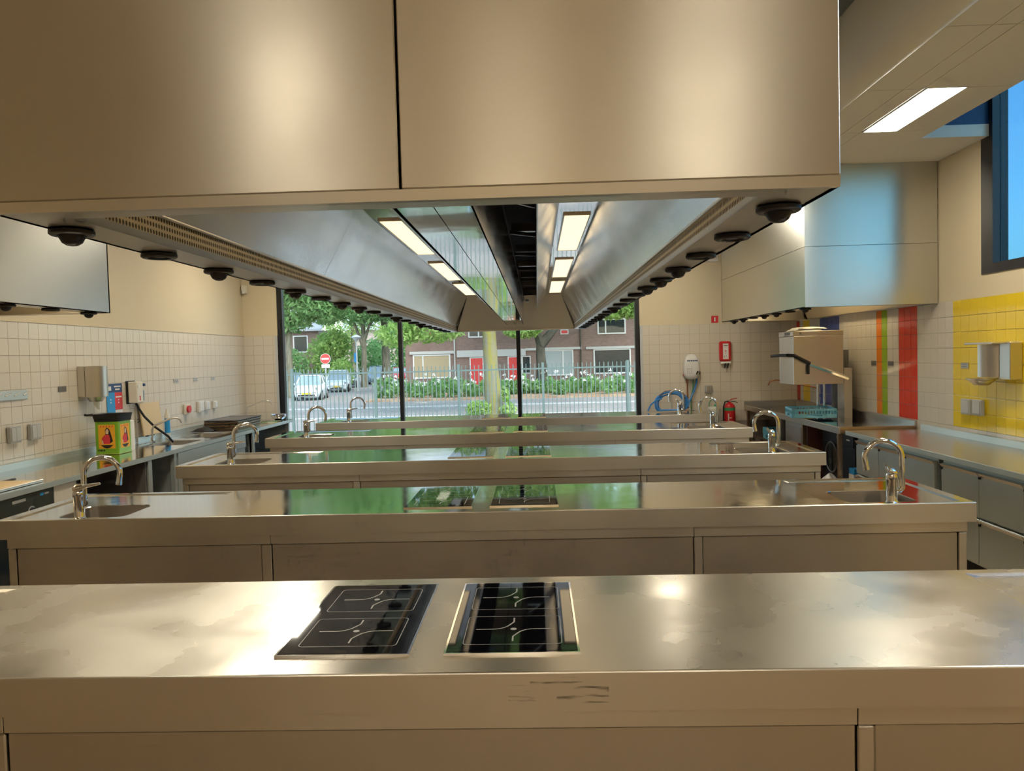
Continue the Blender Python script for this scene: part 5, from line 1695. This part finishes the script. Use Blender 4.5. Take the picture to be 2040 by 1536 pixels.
ltree(-13.4, 68.0, 7.2, .42, 'thick brown tree trunk nearest the brick terrace corner',
      [(-13.0, 68, 7.0, 2.6, 2.2, 1.9, 2600), (-10.8, 67, 6.6, 1.0, 1.5, 1.6, 900)], 'leaf', upper=[(-12.5, 67, 12.5, 6.5, 4, 5.0, 4800)])
ltree(-21.5, 90.0, 7.0, .45, 'distant tree with a light green crown above the hedge',
      [(-22.5, 90, 6.2, 3.6, 3, 2.8, 2600), (-17.5, 92, 7.2, 3.0, 3, 2.4, 2000)], 'leafl')
def shrub(label, blobs, mat, size=.2):
    t = thing('garden_shrub', (blobs[0][0], blobs[0][1], G), label, 'shrub', 'garden shrubs along the side street')
    leaves('foliage', t, blobs, size, mat)
    m = MB()
    m.cyl((blobs[0][0], blobs[0][1], G), (blobs[0][0], blobs[0][1], blobs[0][2]), .12, .05, n=8).build('stem', 'bark', t)
shrub('large light green shrub behind the no-entry sign', [(-18.4, 68, 2.0, 2.1, 2, 2.5, 2600), (-17.6, 67, 3.2, 1.4, 1.5, 1.3, 1000)], 'leafl')
shrub('dark green shrub between the two street lamps', [(-17.4, 80, 1.7, 1.6, 1.6, 2.3, 1900)], 'leafd')
shrub('round bright green shrub behind the second white car', [(-15.8, 62, .7, 1.0, 1.0, 1.3, 1000)], 'leafl', .15)
shrub('tall green hedge in the middle of the side street view', [(-16.2, 84, 2.2, 2.4, 1.6, 3.0, 2600), (-14.0, 86, 2.6, 1.8, 1.6, 3.0, 1700)], 'leaf')
shrub('leafy shrub at the left window frame above the dark car', [(-21.5, 66, 1.3, 1.8, 1.5, 1.7, 1500)], 'leaf')

# street lamps and no-entry sign
def street_lamp(label, x_, y_, zt):
    t = thing('street_lamp', (x_, y_, G), label, 'street lamp', 'street lamps')
    MB().cyl((x_, y_, G), (x_, y_, zt), .075, .05, n=12).build('pole', 'galv', t, smooth=True)
    MB().lathe([(.06, -.05), (.20, .08), (.34, .22), (.36, .26), (.30, .33), (.12, .42), (.02, .44)], (x_, y_, zt), n=20).build('lamp_head', 'galv', t, smooth=True)
    return t
l1 = street_lamp('pale street lamp with a flat saucer head nearer the window', -13.75, 58.5, 3.25)
MB().box(-13.95, -13.80, 58.45, 58.5, 1.6, 2.3).build('small_sign', 'bluep', l1)
street_lamp('pale street lamp farther back beside the no-entry sign', -19.8, 70.0, 2.95)
t = thing('no_entry_sign', (-14.1, 51.0, G), 'round red no-entry sign with a white bar above a small white plate', 'sign')
sx_, sy_, sz_ = -14.1, 51.0, 1.90
MB().cyl((sx_, sy_ + .03, G), (sx_, sy_ + .03, 2.2), .03, n=10).build('pole', 'galv', t)
MB().cyl((sx_, sy_ - .03, sz_), (sx_, sy_, sz_), .345, n=36).build('disc_rim', 'white', t)
MB().cyl((sx_, sy_ - .038, sz_), (sx_, sy_ - .03, sz_), .32, n=36).build('red_disc', pm('sign_red', (.80, .06, .05), .4), t)
MB().box(sx_ - .25, sx_ + .25, sy_ - .044, sy_ - .0385, sz_ - .06, sz_ + .06).build('white_bar', 'white', t)
MB().box(sx_ - .27, sx_ + .27, sy_ - .02, sy_, sz_ - .62, sz_ - .37).build('sub_plate', 'white', t)

# parked cars
def car(label, loc, rz, mat, L=3.9, W=1.70, H=1.48):
    t = local_thing('parked_car', label, 'car', 'parked cars')
    hw = W / 2
    # lower body: sections along y, front at -L/2
    secs = [(-L / 2, .62, .30, .58), (-L / 2 + .12, .80, .22, .72), (-L / 2 + .7, .98, .20, .86), (-L / 2 + 1.25, 1.0, .20, .95), (L / 2 - .9, 1.0, .20, 1.0), (L / 2 - .12, .94, .24, .98), (L / 2, .80, .34, .80)]
    m = MB()
    vs = []
    for (y_, k, z0_, z1_) in secs:
        a = hw * k
        vs += [(-a * .92, y_, z0_), (-a, y_, z0_ + .18), (-a, y_, z1_ - .14), (-a * .90, y_, z1_), (a * .90, y_, z1_), (a, y_, z1_ - .14), (a, y_, z0_ + .18), (a * .92, y_, z0_)]
    fs = [(i * 8 + k, i * 8 + (k + 1) % 8, (i + 1) * 8 + (k + 1) % 8, (i + 1) * 8 + k) for i in range(len(secs) - 1) for k in range(8)]
    fs += [tuple(range(8)), tuple(len(secs) * 8 - 1 - k for k in range(8))]
    m.add(vs, fs)
    m.build('body', mat, t, smooth=True, angle=35)
    # cabin glass and roof
    g = MB()
    b0, b1, t0, t1 = -L / 2 + .95, L / 2 - .25, -L / 2 + 1.75, L / 2 - .75
    lo, hi = hw * .90, hw * .70
    vs = [(-lo, b0, .90), (lo, b0, .90), (lo, b1, .95), (-lo, b1, .95), (-hi, t0, H - .05), (hi, t0, H - .05), (hi, t1, H - .05), (-hi, t1, H - .05)]
    g.add(vs, [(0, 1, 5, 4), (1, 2, 6, 5), (2, 3, 7, 6), (3, 0, 4, 7), (4, 5, 6, 7)])
    g.build('cabin_glass', 'carglass', t)
    r_ = MB()
    r_.cbox(-hi - .03, hi + .03, t0 - .06, t1 + .06, H - .055, H, .03)
    r_.build('roof', mat, t, smooth=True)
    for s in (-1, 1):
        for (ya, za, yb, zb) in ((b0, .90, t0, H - .04), (b1, .95, t1, H - .04)):
            MB().loft([(s * lo, ya, za), (s * hi, yb, zb)], .04, 6).build('pillar', mat, t)
        MB().loft([(s * lo, (b0 + b1) / 2, .92), (s * hi, (t0 + t1) / 2, H - .04)], .035, 6).build('pillar', mat, t)
        MB().cbox(s * hw * 1.08 - .07, s * hw * 1.08 + .07, b0 + .25, b0 + .36, .92, 1.04, .03).build('mirror', mat, t)
        MB().loft([(s * hw * .60, -L / 2 + .06, .66), (s * hw * .72, -L / 2 + .16, .70)], [.10, .09], 10).build('headlight', 'chrome', t, smooth=True)
        for y_ in (-L / 2 + .72, L / 2 - .68):
            wl_ = MB().cyl((s * (hw - .19), y_, .30), (s * (hw + .01), y_, .30), .30, n=20).build('wheel', 'tyre', t, smooth=True)
            MB().cyl((s * (hw + .01), y_, .30), (s * (hw + .015), y_, .30), .19, n=16).build('hub_cap', 'steel', wl_)
    MB().cbox(-.26, .26, -L / 2 - .03, -L / 2 + .01, .38, .49, .004).build('number_plate', 'plate', t)
    MB().cbox(-.50, .50, -L / 2 - .012, -L / 2 + .05, .29, .37, .01).build('grille', 'black', t)
    place(t, loc, rz)
    return t
car('white hatchback parked nearest the fence with a yellow number plate', (-14.05, 47.3, G), math.radians(8), 'carwhite', 3.8, 1.70, 1.50)
car('second white car parked behind the white hatchback', (-15.25, 58.6, G), math.radians(10), 'carwhite', 4.1, 1.75, 1.62)
car('blue-grey car parked beside the slim tree', (-15.6, 74.5, G), math.radians(10), 'carblue', 4.0, 1.75, 1.75)
car('dark silver car partly hidden by the left window frame', (-18.9, 59.0, G), math.radians(18), 'carblue', 4.0, 1.75, 1.5)
car('white car with a red stripe at the far end of the street', (-17.2, 92.0, G), math.radians(12), 'carwhite', 4.2, 1.8, 1.9)
car('dark car behind the second white car', (-16.6, 66.8, G), math.radians(10), 'cardark', 4.0, 1.75, 1.5)
car('small red car at the far end of the side street', (-14.4, 80.3, G), math.radians(10), 'carred', 3.8, 1.7, 1.5)
# weeds at the foot of the big tree
t = thing('weed_clump', (-2.3, 31.0, G), 'light green weeds growing at the foot of the mossy tree', 'plant')
leaves('weed_leaves', t, [(-2.4, 30.9, G + .25, .55, .4, .35, 420), (-1.2, 30.9, G + .2, .35, .3, .3, 200), (-1.3, 31.0, G + .75, .2, .2, .35, 110)], .10, 'leafl')
m = MB(); m.cyl((-2.3, 31.0, G), (-2.3, 31.0, G + .3), .03, .015, n=6).build('stem', 'leafd', t)
